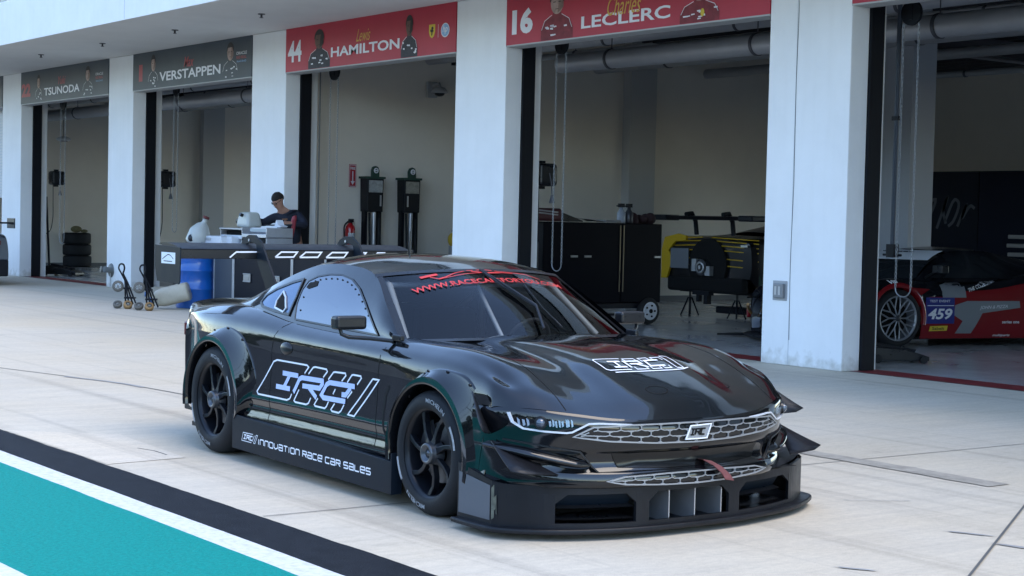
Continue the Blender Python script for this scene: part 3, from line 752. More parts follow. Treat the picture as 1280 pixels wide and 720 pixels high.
# ---- cabin: sides, roof, glass
RAIL = [(-.50, .850, .905), (-.78, .775, 1.085), (-1.10, .675, 1.262), (-1.45, .655, 1.308), (-1.80, .655, 1.296), (-2.08, .672, 1.235), (-2.32, .70, 1.155), (-2.55, .715, 1.075), (-2.78, .71, 1.015), (-2.92, .70, .99)]
BELT = [(-.46, .862, .895), (-.70, .850, .912), (-1.0, .845, .918), (-1.35, .845, .925), (-1.75, .845, .935), (-2.05, .84, .948), (-2.30, .83, .962), (-2.55, .81, .975), (-2.80, .78, .985), (-2.95, .75, .985)]
def lerp3(a, b, t): return tuple(x + (y - x) * t for x, y in zip(a, b))
rd, bdn = dens(RAIL, 6), dens(BELT, 6)
cab = []
for s in (1, -1):
    g = []
    for a, b in zip(rd, bdn):
        row = []
        for k in range(9):
            t = k / 8; p = lerp3(a, b, t); bl = .016 * math.sin(PI * t) * min(1, (a[2] - b[2]) / .2)
            row.append((p[0], s * (p[1] + bl), p[2]))
        row.append((b[0], s * (b[1] + .02), b[2] - .04)); g.append(row)
    m = MB().grid(g, True, flip=(s > 0)); m.build('cabin_side', M_paint, car)
    cab.append(BVHTree.FromPolygons([Vector(v) for v in m.v], m.f))
zR = [(-.955, 1.300), (-1.2, 1.348), (-1.5, 1.376), (-1.85, 1.376), (-2.2, 1.325), (-2.5, 1.235), (-2.75, 1.135), (-2.95, 1.03), (-3.05, .985)][::-1]
RO = [(-1.10, .675, 1.262), (-1.28, .663, 1.290), (-1.45, .655, 1.308), (-1.80, .655, 1.296), (-2.08, .672, 1.235), (-2.32, .70, 1.155), (-2.55, .715, 1.075), (-2.78, .71, 1.015), (-2.92, .70, .99)]
roof_front = []
g = []
for i, (u, v, z) in enumerate(dens(RO, 5)):
    uc = u + (.145 * max(0, 1 - i / 8.) if i < 8 else 0) - (.13 * max(0, (i - 34) / 6.) if i > 34 else 0)
    zc_ = curve1(zR, uc); row = []
    for k in range(-10, 11):
        t = k / 10; a = abs(t); q = 1 - a ** 2.3
        row.append((u + (uc - u) * (1 - a * a), v * t, z + (zc_ - z) * q))
    g.append(row)
MB().grid(g, True).build('roof', M_paint, car)
roofrow0 = g[0]
# rear window laid over the back of the roof sheet
rw = [[(p[0], p[1] * .74, p[2] + .006) for p in row] for row in g[21:36]]
MB().grid(rw, True).build('rear_window', mat('dark rear glass', (.01, .012, .015), .06), car)
sm_ = MB(); row = g[13]; sm_.tube([(p[0], p[1], p[2] + .0005) for p in row], .0022, 4); sm_.build('roof_seam', M_void, car)
# windshield
WB_ = []
for k in range(-10, 11):
    t = k / 10; a = abs(t); WB_.append((-.33 - .22 * a ** 2.2, .835 * t, .925 - .018 * a ** 3))
g = []
for i in range(11):
    s_ = i / 10; row = []
    for k in range(21):
        p = lerp3(WB_[k], roofrow0[k], s_); bl = .030 * math.sin(PI * s_) * (1 - (abs(k - 10) / 10) ** 4)
        row.append((p[0] + bl * .5, p[1], p[2] + bl * .85))
    g.append(row)
WS = g
MB().grid(g, True).build('windshield', M_glass, car)
BW = BVHTree.FromPolygons([Vector(p) for r in g for p in r], [(i * 21 + j, i * 21 + j + 1, (i + 1) * 21 + j + 1, (i + 1) * 21 + j) for i in range(10) for j in range(20)])
m = MB()
m.grid([[(p[0] + .004, p[1], p[2] + .004) for p in g[0]], [(p[0] + .05, p[1] * 1.01, p[2] - .012) for p in g[0]]], True)
m.grid([[(q[0] + .003, q[1], q[2] + .004) for q in g[10]], [(q[0] + .003, q[1], q[2] + .004) for q in [lerp3(a, b, .5) for a, b in zip(g[10], g[9])]]], True)
for s in (0, 20):
    k2 = 1 if s == 0 else 19
    m.grid([[(r[s][0], r[s][1] * 1.004, r[s][2] + .003) for r in g], [(lerp3(r[s], r[k2], .55)[0], lerp3(r[s], r[k2], .55)[1], lerp3(r[s], r[k2], .55)[2] + .005) for r in g]], True)
m.build('windshield_frit', M_satin, car)
m = MB(); m.grid([[(p[0] + .06, p[1], p[2] - .006) for p in g[0]], [(p[0] - .10, p[1] * .97, p[2] - .05) for p in g[0]]], True); m.build('cowl', M_satin, car)
def side_pt(s, u, z, off):
    t = cab[0 if s > 0 else 1].ray_cast(Vector((u, s * 2, z)), Vector((0, -s, 0)))
    if t[0] is None: return (u, s * (1.255 - .457 * z + off), z)
    n = t[1]; n = n if n.y * s > 0 else -n
    return tuple(t[0] + n * off)
WIN = [(-1.79, .952), (-1.84, 1.044), (-1.855, 1.135), (-1.83, 1.190), (-1.74, 1.222), (-1.60, 1.240), (-1.45, 1.243), (-1.307, 1.222), (-1.171, 1.172), (-1.013, 1.085), (-.87, 1.000), (-.75, .924), (-1.102, .932), (-1.461, .943)]
QTR = [(-2.346, 1.029), (-2.316, 1.078), (-2.218, 1.122), (-2.04, 1.172), (-1.915, 1.196), (-1.885, 1.086), (-1.89, .975), (-2.115, .988), (-2.29, 1.004)]
QOP = [(-2.10, 1.006), (-2.115, 1.046), (-2.09, 1.108), (-2.02, 1.077), (-1.95, 1.01), (-1.965, .985)]
WOP = [(-1.815, 1.150), (-1.805, 1.178), (-1.70, 1.196), (-1.685, 1.165), (-1.78, 1.142)]
def smooth_poly(P, k=4):
    Q = [P[-1]] + P + [P[0], P[1]]; out = []
    for i in range(1, len(Q) - 2):
        for j in range(k): out.append(cr((*Q[i - 1], 0), (*Q[i], 0), (*Q[i + 1], 0), (*Q[i + 2], 0), j / k)[:2])
    return out
for s in (-1, 1):
    fn = lambda u, z, o: side_pt(s, u, z, o)
    wn = fillpoly(WIN, fn, .005).build('side_window', M_poly, car)
    ribbon3(WIN, .010, .004, lambda u, z, o: side_pt(s, u, z, .004 + o), True).build('window_seal', M_satin, wn)
    fillpoly(WOP, fn, .008).build('window_slot', M_void, wn)
    rv = MB()
    for k in range(4, 11):
        for t in (.25, .75):
            a = lerp3((*WIN[k - 1], 0), (*WIN[k], 0), t); c = (a[0] - .0, a[1] - .028)
            c = (a[0] + (-1.35 - a[0]) * .05, a[1] + (1.05 - a[1]) * .13)
            p = Vector(side_pt(s, c[0], c[1], .005)); rv.cyl(p, p + Vector((0, s * .004, 0)), .006, n=8)
    for a in ((-1.79, 1.09), (-1.76, 1.01)):
        p = Vector(side_pt(s, a[0], a[1], .005)); rv.cyl(p, p + Vector((0, s * .004, 0)), .006, n=8)
    rv.build('rivet', M_void, wn)
    qw = fillpoly(QTR, fn, .005).build('quarter_window', mat('tinted quarter glass', (.10, .15, .24), .08, metal=.6), car)
    ribbon3(QTR, .016, .006, lambda u, z, o: side_pt(s, u, z, .004 + o), True).build('window_seal', M_satin, qw)
    fillpoly(QOP, fn, .010).build('quarter_vent', M_void, qw)
    ribbon3(QOP, .010, .007, lambda u, z, o: side_pt(s, u, z, .008 + o), True).build('vent_frame', M_alu, qw)

# ---- decals and gaps laid on the body side
def bside(s, u, z, off):
    t = BV.ray_cast(Vector((u, s * 2, z)), Vector((0, -s, 0)))
    if t[0] is None: return (u, s * (.94 + off), z)
    n = t[1]; n = n if n.y * s > 0 else -n
    return tuple(t[0] + n * off)
def flatribbon(path, w, fn, off, step=.03, closed=False):
    p = chop(path, step, closed); vs, fs = stroke(p, w, closed); return [fn(v[0], v[1], off) for v in vs], fs
def decal(paths, w, s=-1, off=.003, step=.025):
    m = MB()
    for P in paths:
        vs, fs = flatribbon(P, w, lambda a, b, o: bside(s, a, b, o), off, step); m.add(vs, fs)
    return m
thin = [[(-1.482, 0.642), (-1.433, 0.684), (-1.455, 0.694), (-1.843, 0.695), (-1.888, 0.681), (-2.083, 0.475), (-2.066, 0.459), (-1.689, 0.458), (-1.652, 0.469), (-1.631, 0.501)], [(-1.432, 0.643), (-1.376, 0.687), (-1.348, 0.692), (-1.21, 0.69), (-1.198, 0.677), (-1.247, 0.639)], [(-1.544, 0.536), (-1.595, 0.464), (-1.577, 0.456), (-1.439, 0.456), (-1.41, 0.466), (-1.387, 0.501)], [(-1.184, 0.631), (-1.124, 0.679), (-1.104, 0.683), (-0.980, 0.686), (-0.972, 0.674), (-1.02, 0.636)], [(-1.298, 0.508), (-1.336, 0.466), (-1.324, 0.458), (-1.205, 0.457), (-1.185, 0.469), (-1.165, 0.501)], [(-0.953, 0.635), (-0.902, 0.682), (-0.883, 0.686), (-0.797, 0.686), (-0.789, 0.674), (-0.835, 0.633)], [(-1.089, 0.496), (-1.127, 0.458), (-1.115, 0.449), (-1.033, 0.448), (-1.007, 0.461), (-0.975, 0.501)], [(-1.119, 0.55), (-1.093, 0.582)], [(-0.943, 0.544), (-0.892, 0.588)], [(-0.657, 0.682), (-0.585, 0.683), (-0.847, 0.448), (-0.922, 0.450), (-0.657, 0.682)]]
THICK = [[(-1.609, 0.513), (-1.542, 0.602), (-1.51, 0.613), (-1.250, 0.616), (-1.248, 0.602), (-1.284, 0.569), (-1.50, 0.564)], [(-1.42, 0.562), (-1.315, 0.508)], [(-0.86, 0.619), (-1.163, 0.615), (-1.201, 0.599), (-1.257, 0.533), (-1.228, 0.518), (-0.962, 0.522)], [(-1.011, 0.558), (-0.964, 0.56), (-0.906, 0.608)]]
IST = [[(-1.762, .620), (-1.560, .620)], [(-1.665, .620), (-1.740, .530)], [(-1.840, .530), (-1.657, .530)]]
decal(thin, .0105).build('door_logo_outline', M_decal, car)
decal(THICK + IST, .030, off=.0045).build('door_logo', M_decalb, car)
for s in (1, -1):
    gp = MB()
    for P in ([(-1.80, .935), (-1.86, .90), (-1.91, .84), (-1.925, .76), (-1.925, .30)], [(-.575, .905), (-.60, .82), (-.605, .70), (-.60, .30)]):
        vs, fs = flatribbon(P, .005, lambda a, b, o: bside(s, a, b, o), .0012, .03); gp = MB(); gp.add(vs, fs); gp.build('panel_gap', M_void, car)
    vs_ = MB()
    vs, fs = flatribbon([(-.47, .66), (-.505, .60), (-.52, .50), (-.51, .41), (-.48, .37)], .020, lambda a, b, o: bside(s, a, b, o), .0015, .03); vs_.add(vs, fs); vs_.build('fender_vent', M_void, car)
    # door handle pod
    hm = MB().ball((0, 0, 0), 1, 18, 10, sc=(.075, .022, .040)); c = bside(s, -1.735, .775, 0); hm.v = [(v[0] + c[0], v[1] + c[1], v[2] + c[2]) for v in hm.v]; hm.build('door_handle', M_satin, car)
    # mirror
    mh = MB().box((0, 0, 0), (.085, .20, .078)); mh.v = [(v[0] - .77, v[1] + s * 1.035, v[2] + 1.0) for v in mh.v]; mo = mh.build('mirror_housing', M_satin, car, bevel=.018, seg=3)
    MB().box((-.816, s * 1.035, 1.0), (.004, .175, .058)).build('mirror_glass', M_chrome, mo)
    MB().tube([(-.77, s * 1.09, .965), (-.765, s * 1.085, .935), (-.74, s * 1.05, .918), (-.66, s * .96, .915), (-.56, s * .86, .905)], .012, 8).build('mirror_arm', M_satin, mo)
    # sail and tab at the foot of the A pillar
    MB().box((-.52, s * .855, .925), (.10, .03, .035)).build('pillar_tab', M_satin, car, bevel=.008)
    # side skirt: shelf and vertical plate
    sk = MB(); y0, y1 = s * .985, s * 1.0
    sk.prism([(-2.335, .305), (-2.335, .085), (-.335, .07), (-.335, .255)], min(-y0, -y1), max(-y0, -y1), Matrix(((1, 0, 0, 0), (0, 0, -1, 0), (0, 1, 0, 0), (0, 0, 0, 1))))
    sko = sk.build('side_skirt', M_skirt, car, bevel=.003)
    sh = MB(); sh.add([(-2.335, s * .90, .300), (-.335, s * .90, .250), (-.335, s * .985, .250), (-2.335, s * .985, .300)], [(0, 1, 2, 3)]); sh.build('skirt_shelf', M_skirt, sko)
    MB().bx((-.335, s * .93, .07), (-.325, s * 1.0, .30)).build('skirt_end', M_skirt, sko)
tb_ = MB(); Mt = Matrix(((1, 0, 0, -1.955), (0, 0, -1, -1.0015), (0, 1, 0, .150), (0, 0, 0, 1)))
L_ = techno(MB(), 'INNOVATION RACE CAR SALES', Matrix.Identity(4), 0, .034, .046, .0145, .0078); scl = 1.42 / L_; x_ = 0.
for wd_s in ('INNOVATION', 'RACE', 'CAR', 'SALES'):
    tb_ = MB(); dx_ = techno(tb_, wd_s, Matrix.Identity(4), 0, .034, .046, .0145, .0078)
    tb_.v = [(-1.955 + (v[0] + x_) * scl, -1.0015, .151 + v[1]) for v in tb_.v]; tb_.build('skirt_lettering', M_decal, car); x_ += dx_ + .046 * .55
tb_ = MB()
for P in ([(-2.19, .150), (-2.17, .203), (-2.03, .205)], [(-2.19, .150), (-2.05, .150)], [(-2.02, .150), (-1.985, .205), (-1.965, .205), (-2.0, .150), (-2.02, .150)], [(-2.12, .203), (-2.12, .195)], [(-2.04, .158), (-2.01, .20)]):
    vs, fs = stroke(P, .0045); tb_.add([(v[0], -1.0015, v[1]) for v in vs], fs)
for P in ([(-2.155, .19), (-2.125, .19)], [(-2.14, .19), (-2.148, .165)], [(-2.163, .165), (-2.133, .165)], [(-2.12, .163), (-2.112, .19), (-2.078, .19), (-2.083, .177), (-2.11, .177)], [(-2.095, .177), (-2.083, .163)], [(-2.035, .19), (-2.065, .19), (-2.072, .165), (-2.04, .165)]):
    vs, fs = stroke(P, .008); tb_.add([(v[0], -1.0018, v[1]) for v in vs], fs)
tb_.build('skirt_logo', M_decal, car)
# hood logo
def hood(x, y, off):
    t = BV.ray_cast(Vector((x, y, 3)), Vector((0, 0, -1)))
    n = t[1]; n = n if n.z > 0 else -n
    return tuple(t[0] + n * off)
hl_ = MB(); 
def hp(P, w, off=.003):
    # paths given as (across, along): across = to the car's left, along = up the hood
    vs, fs = flatribbon(P, w, lambda a, b, o: hood(.585 - b, -.26 + (a + .26) * .78, o), off, .02); hl_.add(vs, fs)
for P in ([(-.02, .085), (-.245, .085), (-.26, .07), (-.26, -.045), (-.24, -.06), (-.05, -.06)], [(.0, .03), (.0, .08), (.10, .08), (.10, .04)], [(.0, -.03), (.0, -.06), (.10, -.06), (.10, -.03)], [(.14, .03), (.14, .08), (.22, .08), (.22, .04)], [(.14, -.03), (.14, -.06), (.22, -.06), (.22, -.02)], [(.255, .04), (.255, .08), (.33, .08), (.33, .04)], [(.25, -.03), (.25, -.06), (.31, -.06), (.31, -.03)], [(.36, -.06), (.36, .10), (.42, .10), (.42, -.06), (.36, -.06)], [(-.22, -.085), (.30, -.085), (.40, -.075), (.47, -.05)]):
    hp(P, .0085)
for P in ([(-.17, .04), (-.06, .04)], [(-.115, .04), (-.115, -.03)], [(-.17, -.03), (-.06, -.03)], [(-.03, -.04), (-.03, .04), (.10, .04), (.10, .005), (.0, .005)], [(.05, .0), (.12, -.04)], [(.28, .04), (.16, .04), (.15, -.03), (.28, -.03)]):
    hp(P, .017, .0045)
hl_.build('hood_logo', M_decal, car)
for y, x_ in ((.40, .79), (-.10, .86)):
    m = MB(); vs, fs = flatribbon([(x_ + .035 * math.cos(t * PI / 10), y + .07 * math.sin(t * PI / 10)) for t in range(20)], .004, hood, .002, .02, True); m.add(vs, fs); m.build('hood_fastener', M_void, car)
m = MB()
for s in (1, -1):
    vs, fs = flatribbon([(-.33, s * .80), (-.1, s * .735), (.2, s * .70), (.5, s * .69), (.75, s * .70), (.88, s * .71)], .005, hood, .0012, .03); m = MB(); m.add(vs, fs); m.build('hood_gap', M_void, car)
pass
# windshield banner
def wsp(y, s_, off):
    # s_ metres up the glass from its foot
    p0 = Vector((-.37, 0, .93)); d = Vector((-.60, 0, .37)).normalized(); n = Vector((d.z, 0, -d.x)); n = n if n.z > 0 else -n
    o = p0 + d * s_ + Vector((0, y, 0)) + n * .6
    t = BW.ray_cast(o, -n)
    if t[0] is None: return tuple(p0 + d * s_ + Vector((0, y, 0)) + n * off)
    return tuple(t[0] + n * off)
vs, fs = text_mesh('WWW.RACECARSFORYOU.COM', size=1, bold=.016, width=1.10, height=.055)
m = MB(); m.add([wsp(-.572 + x, .49 + y + .03 * (x / 1.1), .008) for x, y, _ in vs], fs); m.build('windshield_lettering', M_red, car)
m = MB()
for P, w_ in (([(-.46, .645), (-.34, .655)], .024), ([(-.40, .635), (-.36, .60), (-.30, .615), (-.22, .650), (-.12, .672), (.02, .678), (.11, .655), (.30, .645), (.39, .60)], .008), ([(-.36, .595), (-.15, .632), (.05, .645), (.2, .638)], .006), ([(-.1, .66), (.0, .635), (.1, .64)], .012)):
    vs, fs = flatribbon(P, w_, wsp, .005, .03); m.add(vs, fs)
m.build('windshield_sketch', M_red, car)
m = MB(); m.tube([wsp(.04, .0, .03), wsp(.10, .21, .035), wsp(.01, .42, .03), wsp(-.02, .66, .012)], [.010, .009, .007, .005], 6); m.tube([wsp(.10, .20, .03), wsp(.0, .45, .014), wsp(-.03, .67, .010)], .006, 6); m.tube([wsp(.20, .03, .02), wsp(.155, .22, .018), wsp(.19, .50, .010)], .0035, 6); m.build('wiper', M_satin, car)
MB().cyl((-1.80, 0, 1.375), (-1.80, 0, 1.52), .006, .003, n=8).cyl((-1.80, 0, 1.37), (-1.80, 0, 1.40), .016, n=12).build('antenna', M_satin, car)
# cabin inside
m = MB(); m.bx((-2.5, -.74, .12), (-.45, .74, .20)); m.bx((-2.55, -.70, .2), (-2.5, .70, 1.0)); m.bx((-.62, -.74, .62), (-.40, .74, .86)); m.build('cabin_trim', M_int, car)
m = MB()
for s in (1, -1):
    m.tube([(-.60, s * .72, .55), (-.68, s * .70, .90), (-1.05, s * .60, 1.20), (-1.35, s * .56, 1.27), (-1.75, s * .54, 1.26), (-1.85, s * .62, .9), (-1.85, s * .66, .3)], .020, 10)
    m.tube([(-1.85, s * .55, 1.1), (-2.35, s * .45, .75)], .02, 8); m.tube([(-.7, s * .66, .62), (-1.8, s * .66, .42)], .02, 8); m.tube([(-.7, s * .66, .42), (-1.8, s * .66, .66)], .02, 8)
m.tube([(-1.78, -.54, 1.25), (-1.78, .54, 1.25)], .02, 8); m.tube([(-1.08, -.60, 1.20), (-1.08, .60, 1.20)], .018, 8); m.tube([(-1.82, -.58, 1.15), (-1.86, .6, .45)], .02, 8); m.tube([(-.75, -.68, .82), (-.75, .68, .82)], .02, 8); m.tube([(-.72, 0.05, .82), (-1.08, .05, 1.2)], .015, 8)
m.build('roll_cage', M_cage, car)
st_ = MB(); 
prof = [(-.0, 0), (.45, .03), (.50, .10), (.10, .12), (-.05, .30), (-.12, .75), (-.20, .80), (-.20, .2)]
st_.prism([(x, z) for x, z in prof], -.24, .24, Matrix(((1, 0, 0, -1.75), (0, 0, -1, .36), (0, 1, 0, .22), (0, 0, 0, 1)))); st_.build('driver_seat', mat('seat cloth', (.03, .03, .035), .9), car, bevel=.03)
MB().lathe([(.14, 0), (.15, .008), (.165, .008), (.165, -.008), (.15, -.012), (.14, 0)], 24, Matrix.Translation((-.95, .36, .85)) @ Matrix.Rotation(R_(-65), 4, 'Y')).build('steering_wheel', M_int, car)

# ---- flares
def flare(cx, cz, r0, prof, s, a0, a1, yo, ybody=.94, lip=.035, nm='fender_flare'):
    g = []; g2 = []; n = 44
    for i in range(n + 1):
        a = a0 + (a1 - a0) * i / n; r1 = curve1(prof, math.degrees(a)); c, si = math.cos(a), math.sin(a)
        def P(r, y): return (cx + r * c, s * y, cz + r * si)
        w_ = r1 - r0
        k_ = min(.052, w_ * .55); g.append([P(r0 - .002, yo - .10), P(r0, yo - .010), P(r0 + .006, yo - .001), P(r0 + .016, yo), P(r0 + k_, yo + .002)])
        g2.append([P(r0 + k_ + (w_ - k_) * t, yo + .002 - (yo - ybody + .002) * (1 - (1 - t) ** 1.35)) for t in (0, .15, .35, .55, .75, .9, 1.0)] + [P(r1 + .004, ybody - .03)])
    m_ = MB().grid(g, True, flip=(s > 0)).grid(g2, True, flip=(s > 0))
    for i in range(3, n, 5):
        p_ = Vector(g2[i][5]); m_.cyl(p_, p_ + Vector((0, s * .008, 0)), .008, n=8)
    return m_.build(nm, M_paint, car)
for s in (1, -1):
    flare(*FA, .372, [(-12, .55), (8, .60), (28, .605), (50, .56), (70, .49), (95, .445), (120, .415), (150, .405), (190, .41)], s, R_(-14), R_(192), 1.002, .955)
    flare(*RA, .388, [(-10, .42), (8, .58), (20, .62), (45, .60), (65, .545), (90, .475), (120, .43), (150, .425), (190, .43)], s, R_(-12), R_(190), 1.004, .945)
# ---- splitter and its box
BP = [(1.04, 0), (1.03, .3), (.99, .52), (.885, .76), (.69, .975), (.62, .992), (.345, 1.0)]
def wide(v): return v + max(0., v - .5) * .36
def bpu(v):
    if v > .5: v = .5 + (v - .5) / 1.36
    return curve1([(a[1], a[0]) for a in BP[:5]], abs(v))
SPN = [(1.075, 0), (1.065, .3), (1.03, .5), (.93, .78), (.76, .99), (.70, 1.03), (.60, 1.045), (.345, 1.045)]
sp = dens([(a, b, 0) for a, b in SPN], 5); full = [(a, -b) for a, b, _ in sp[::-1]] + [(a, wide(b)) for a, b, _ in sp[1:]]
m = MB(); m.prism(full, .034, .062); m.build('splitter', M_matte, car, bevel=.010, seg=3)
def wallstrip(m, v0, v1, z0, z1, th=.02):
    n = max(2, int(abs(v1 - v0) / .04)); vs = [v0 + (v1 - v0) * i / n for i in range(n + 1)]
    g = [[(bpu(v), v, z0), (bpu(v), v, z1)] for v in vs]; gb = [[(bpu(v) - th, v, z0), (bpu(v) - th, v, z1)] for v in vs]
    m.grid(g, False); m.grid(gb, False, flip=True)
    for i in range(n):
        a, b, c, d = g[i], g[i + 1], gb[i], gb[i + 1]
        m.add([a[1], b[1], d[1], c[1]], [(0, 1, 2, 3)]); m.add([a[0], c[0], d[0], b[0]], [(0, 1, 2, 3)])
    for a, c in ((g[0], gb[0]), (g[-1], gb[-1])): m.add([a[0], a[1], c[1], c[0]], [(0, 1, 2, 3)])
m = MB()
wallstrip(m, -.95, wide(.95), .232, .275); wallstrip(m, -.95, wide(.95), .062, .085)
for a, b in ((-.95, -.765), (-.355, -.275), (.275, .355), (wide(.765), wide(.95))): wallstrip(m, a, b, .0851, .2319)
for s in (1, -1):   # cut corners of the openings, and the side panels
    for a, b in ((.355, 1), (.765, -1), (.275, -1)):
        v0, v1 = (wide(s * a), wide(s * (a + .055 * b))); m.add([(bpu(v0) - .001, v0, .232), (bpu(v0) - .001, v0, .185), (bpu(v1) - .001, v1, .232)], [(0, 1, 2)]); m.add([(bpu(v0) - .02, v0, .232), (bpu(v1) - .02, v1, .232), (bpu(v0) - .02, v0, .185)], [(0, 1, 2)])
    pts = [(bpu(.95), .95), (.69, .975), (.655, .985)]
    q = [(bpu(-.95), .95), (.685, .98), (.65, .995), (.345, 1.0)]
    g = [[(u, wide(s * v), .062), (u, wide(s * v), .275 + .07 * (1 - (u - .345) / .37))] for u, v in q]; m.grid(g, False); g2 = [[(u, wide(s * (v - .015)), .062), (u, wide(s * (v - .015)), z[1][2])] for (u, v), z in zip(q, g)]; m.grid(g2, False)
box = m.build('splitter_box', M_matte, car)
m = MB(); n = 40
g = [[(bpu(v) + .002, v, .2752 + .03 * max(0, (abs(v) - .6) / .35)), (bpu(v) - .09, v, .285 + .04 * max(0, (abs(v) - .5) / .45)), (bpu(v) - .25, v, .285)] for v in [-.95 + (.95 + wide(.95)) * i / n for i in range(n + 1)]]; m.grid(g, True)
for s in (1, -1): m.add([(.345, wide(s * 1.0), .345), (.655, wide(s * .99), .288), (.655, s * .80, .288), (.345, s * .80, .345)], [(0, 1, 2, 3)])
m.build('box_shelf', M_matte, box)
m = MB(); m.bx((.55, -.9, .063), (.56, .9, .285)); m.bx((.56, -.85, .283), (.95, .85, .284)); m.build('duct_backing', M_void, box)
m = MB(); m.add([(.36, -1.003, .085), (.64, -.998, .085), (.64, -.998, .262), (.36, -1.003, .300)], [(0, 1, 2, 3)]); m.build('side_inset', mat('side panel grey', (.085, .095, .11), .45), box)
m = MB()
for k, (a, w_, h_) in enumerate(((.655, .012, .17), (.67, .02, .12), (.66, .016, .07))): m.add([(a, -.9985 + .016 * (a > .66), .09 + .03 * k), (a + w_, -.990, .10 + .02 * k), (a + w_ * .8, -.990, .10 + h_), (a - .004, -.9985, .08 + h_)], [(0, 1, 2, 3)])
m.build('scuff', mat('olive grey scuff', (.12, .125, .095), .7, noise=.5, nscale=20), box)
for s in (1, -1):
    for z0, z1 in ((.165, .185), (.105, .112)):
        m = MB(); n = 10; vs = [s * (.36 + .40 * i / n) for i in range(n + 1)]; m.grid([[(bpu(v) - .012, v, z0), (bpu(v) - .16, v, z1)] for v in vs], True); m.grid([[(bpu(v) - .012, v, z0 - .004), (bpu(v) - .16, v, z1 - .004)] for v in vs], True); m.build('louver', M_satin, box)
    n = 10; vs = [s * (.36 + .40 * i / n) for i in range(n + 1)]; m = MB().grid([[(bpu(v) - .02, v, .231), (bpu(v) - .07, v, .166)] for v in vs], True); m.build('upper_louver', M_skirt, box)
for y in (-.13, .045, .235): MB().bx((.72 if y > 0 else .80, y, .063), (bpu(y) - .022, y + .006, .231)).build('strake', M_alu, box)
# canards
def canard(A, Bp, Tp, s, bulge=.02):
    n = 8; rows = []
    A, Bp, Tp = Vector(A), Vector(Bp), Vector(Tp)
    for i in range(n + 1):
        t = i / n; base = A.lerp(Bp, t); outer = A.lerp(Tp, min(1, t / .82)) if t < .82 else Tp.lerp(Bp, (t - .82) / .18)
        outer = outer + Vector((0, 0, -bulge * math.sin(PI * t)))
        rows.append([tuple(Vector((p.x, s * p.y, p.z))) for p in (base, base.lerp(outer, .5) + Vector((0, 0, -bulge * .4 * math.sin(PI * t))), outer)])
    return MB().grid(rows, True).build('canard', M_matte, car, solid=.006)
for s in (1, -1):
    canard((.47, 1.005, .725), (.60, .975, .52), (.75, 1.127, .56), s, .01); canard((.62, .985, .487), (.95, .80, .345), (.945, 1.075, .372), s, .006)
# rear wing
m = MB(); pr = []
for t in [i / 14 for i in range(15)]: pr.append((-3.33 - .36 * t, 1.365 + .020 * math.sin(PI * t) ** .7 - .010 + .030 * t))
for t in [i / 14 for i in range(14, -1, -1)]: pr.append((-3.33 - .36 * t, 1.365 - .050 * math.sin(PI * min(1, t * 1.15)) ** .8 - .012 + .030 * t))
pr = pr[:-1]; pr = [pr[0]] + pr[1:14] + pr[14:]
m.prism([(x, z) for x, z in pr], -.945, .945, Matrix(((1, 0, 0, 0), (0, 0, -1, 0), (0, 1, 0, 0), (0, 0, 0, 1))))
wing = m.build('rear_wing', M_matte, car)
fl_ = MB().bx((-3.345, -.944, 1.285), (-3.335, .944, 1.352)).build('wing_front_face', M_satin, wing, bevel=.003)
for s in (1, -1):
    m = MB(); m.prism([(-3.74, 1.375), (-3.74, 1.23), (-3.70, 1.115), (-3.32, 1.105), (-3.30, 1.12), (-3.295, 1.365)], -.004, .004, Matrix(((1, 0, 0, 0), (0, 0, -1, s * .952), (0, 1, 0, 0), (0, 0, 0, 1)))); m.build('endplate', M_skirt, wing, bevel=.002)
    # gooseneck mount
    y = s * .40 + .06
    pts = [(-3.60, 1.385), (-3.55, 1.430), (-3.47, 1.458), (-3.37, 1.458), (-3.27, 1.41), (-2.92, .985), (-3.11, .985), (-3.325, 1.27), (-3.345, 1.39), (-3.42, 1.405), (-3.52, 1.388)]
    m = MB(); m.prism(pts, -.008, .008, Matrix(((1, 0, 0, 0), (0, 0, -1, y), (0, 1, 0, 0), (0, 0, 0, 1)))); mo_ = m.build('wing_mount', M_skirt, wing, bevel=.002)
    MB().cyl((-3.46, y - .012, 1.42), (-3.46, y + .012, 1.42), .010, n=8).build('bolt', M_alu, mo_)
m = MB(); m.bx((-3.62, -.9565, 1.245), (-3.38, -.956, 1.325)); pl_ = m.build('endplate_sticker', M_decal, wing)
m = MB()
for P in ([(-3.60, 1.275), (-3.55, 1.295), (-3.50, 1.31), (-3.46, 1.305), (-3.41, 1.28)], [(-3.58, 1.262), (-3.43, 1.262)]):
    vs, fs = stroke(P, .006); m.add([(v[0], -.9572, v[1]) for v in vs], fs)
m.build('sticker_drawing', M_satin, pl_)
m = MB()     # lettering along the wing's front face
def wl(P, w=.011):
    vs, fs = stroke(P, w); m.add([(-3.3325, v[0], v[1]) for v in vs], fs)
for k, y in enumerate([-.56, -.18, .02, .24, .46, .62]):
    if k == 0: wl([(y, 1.295), (y + .05, 1.335), (y + .28, 1.338)])
    elif k < 4: wl([(y - .02, 1.30), (y + .03, 1.338), (y + .16, 1.338), (y + .13, 1.302), (y - .02, 1.30)])
    else: wl([(y, 1.30), (y + .04, 1.338), (y + .10, 1.338), (y + .07, 1.30)])
m.build('wing_lettering', M_decal, wing)
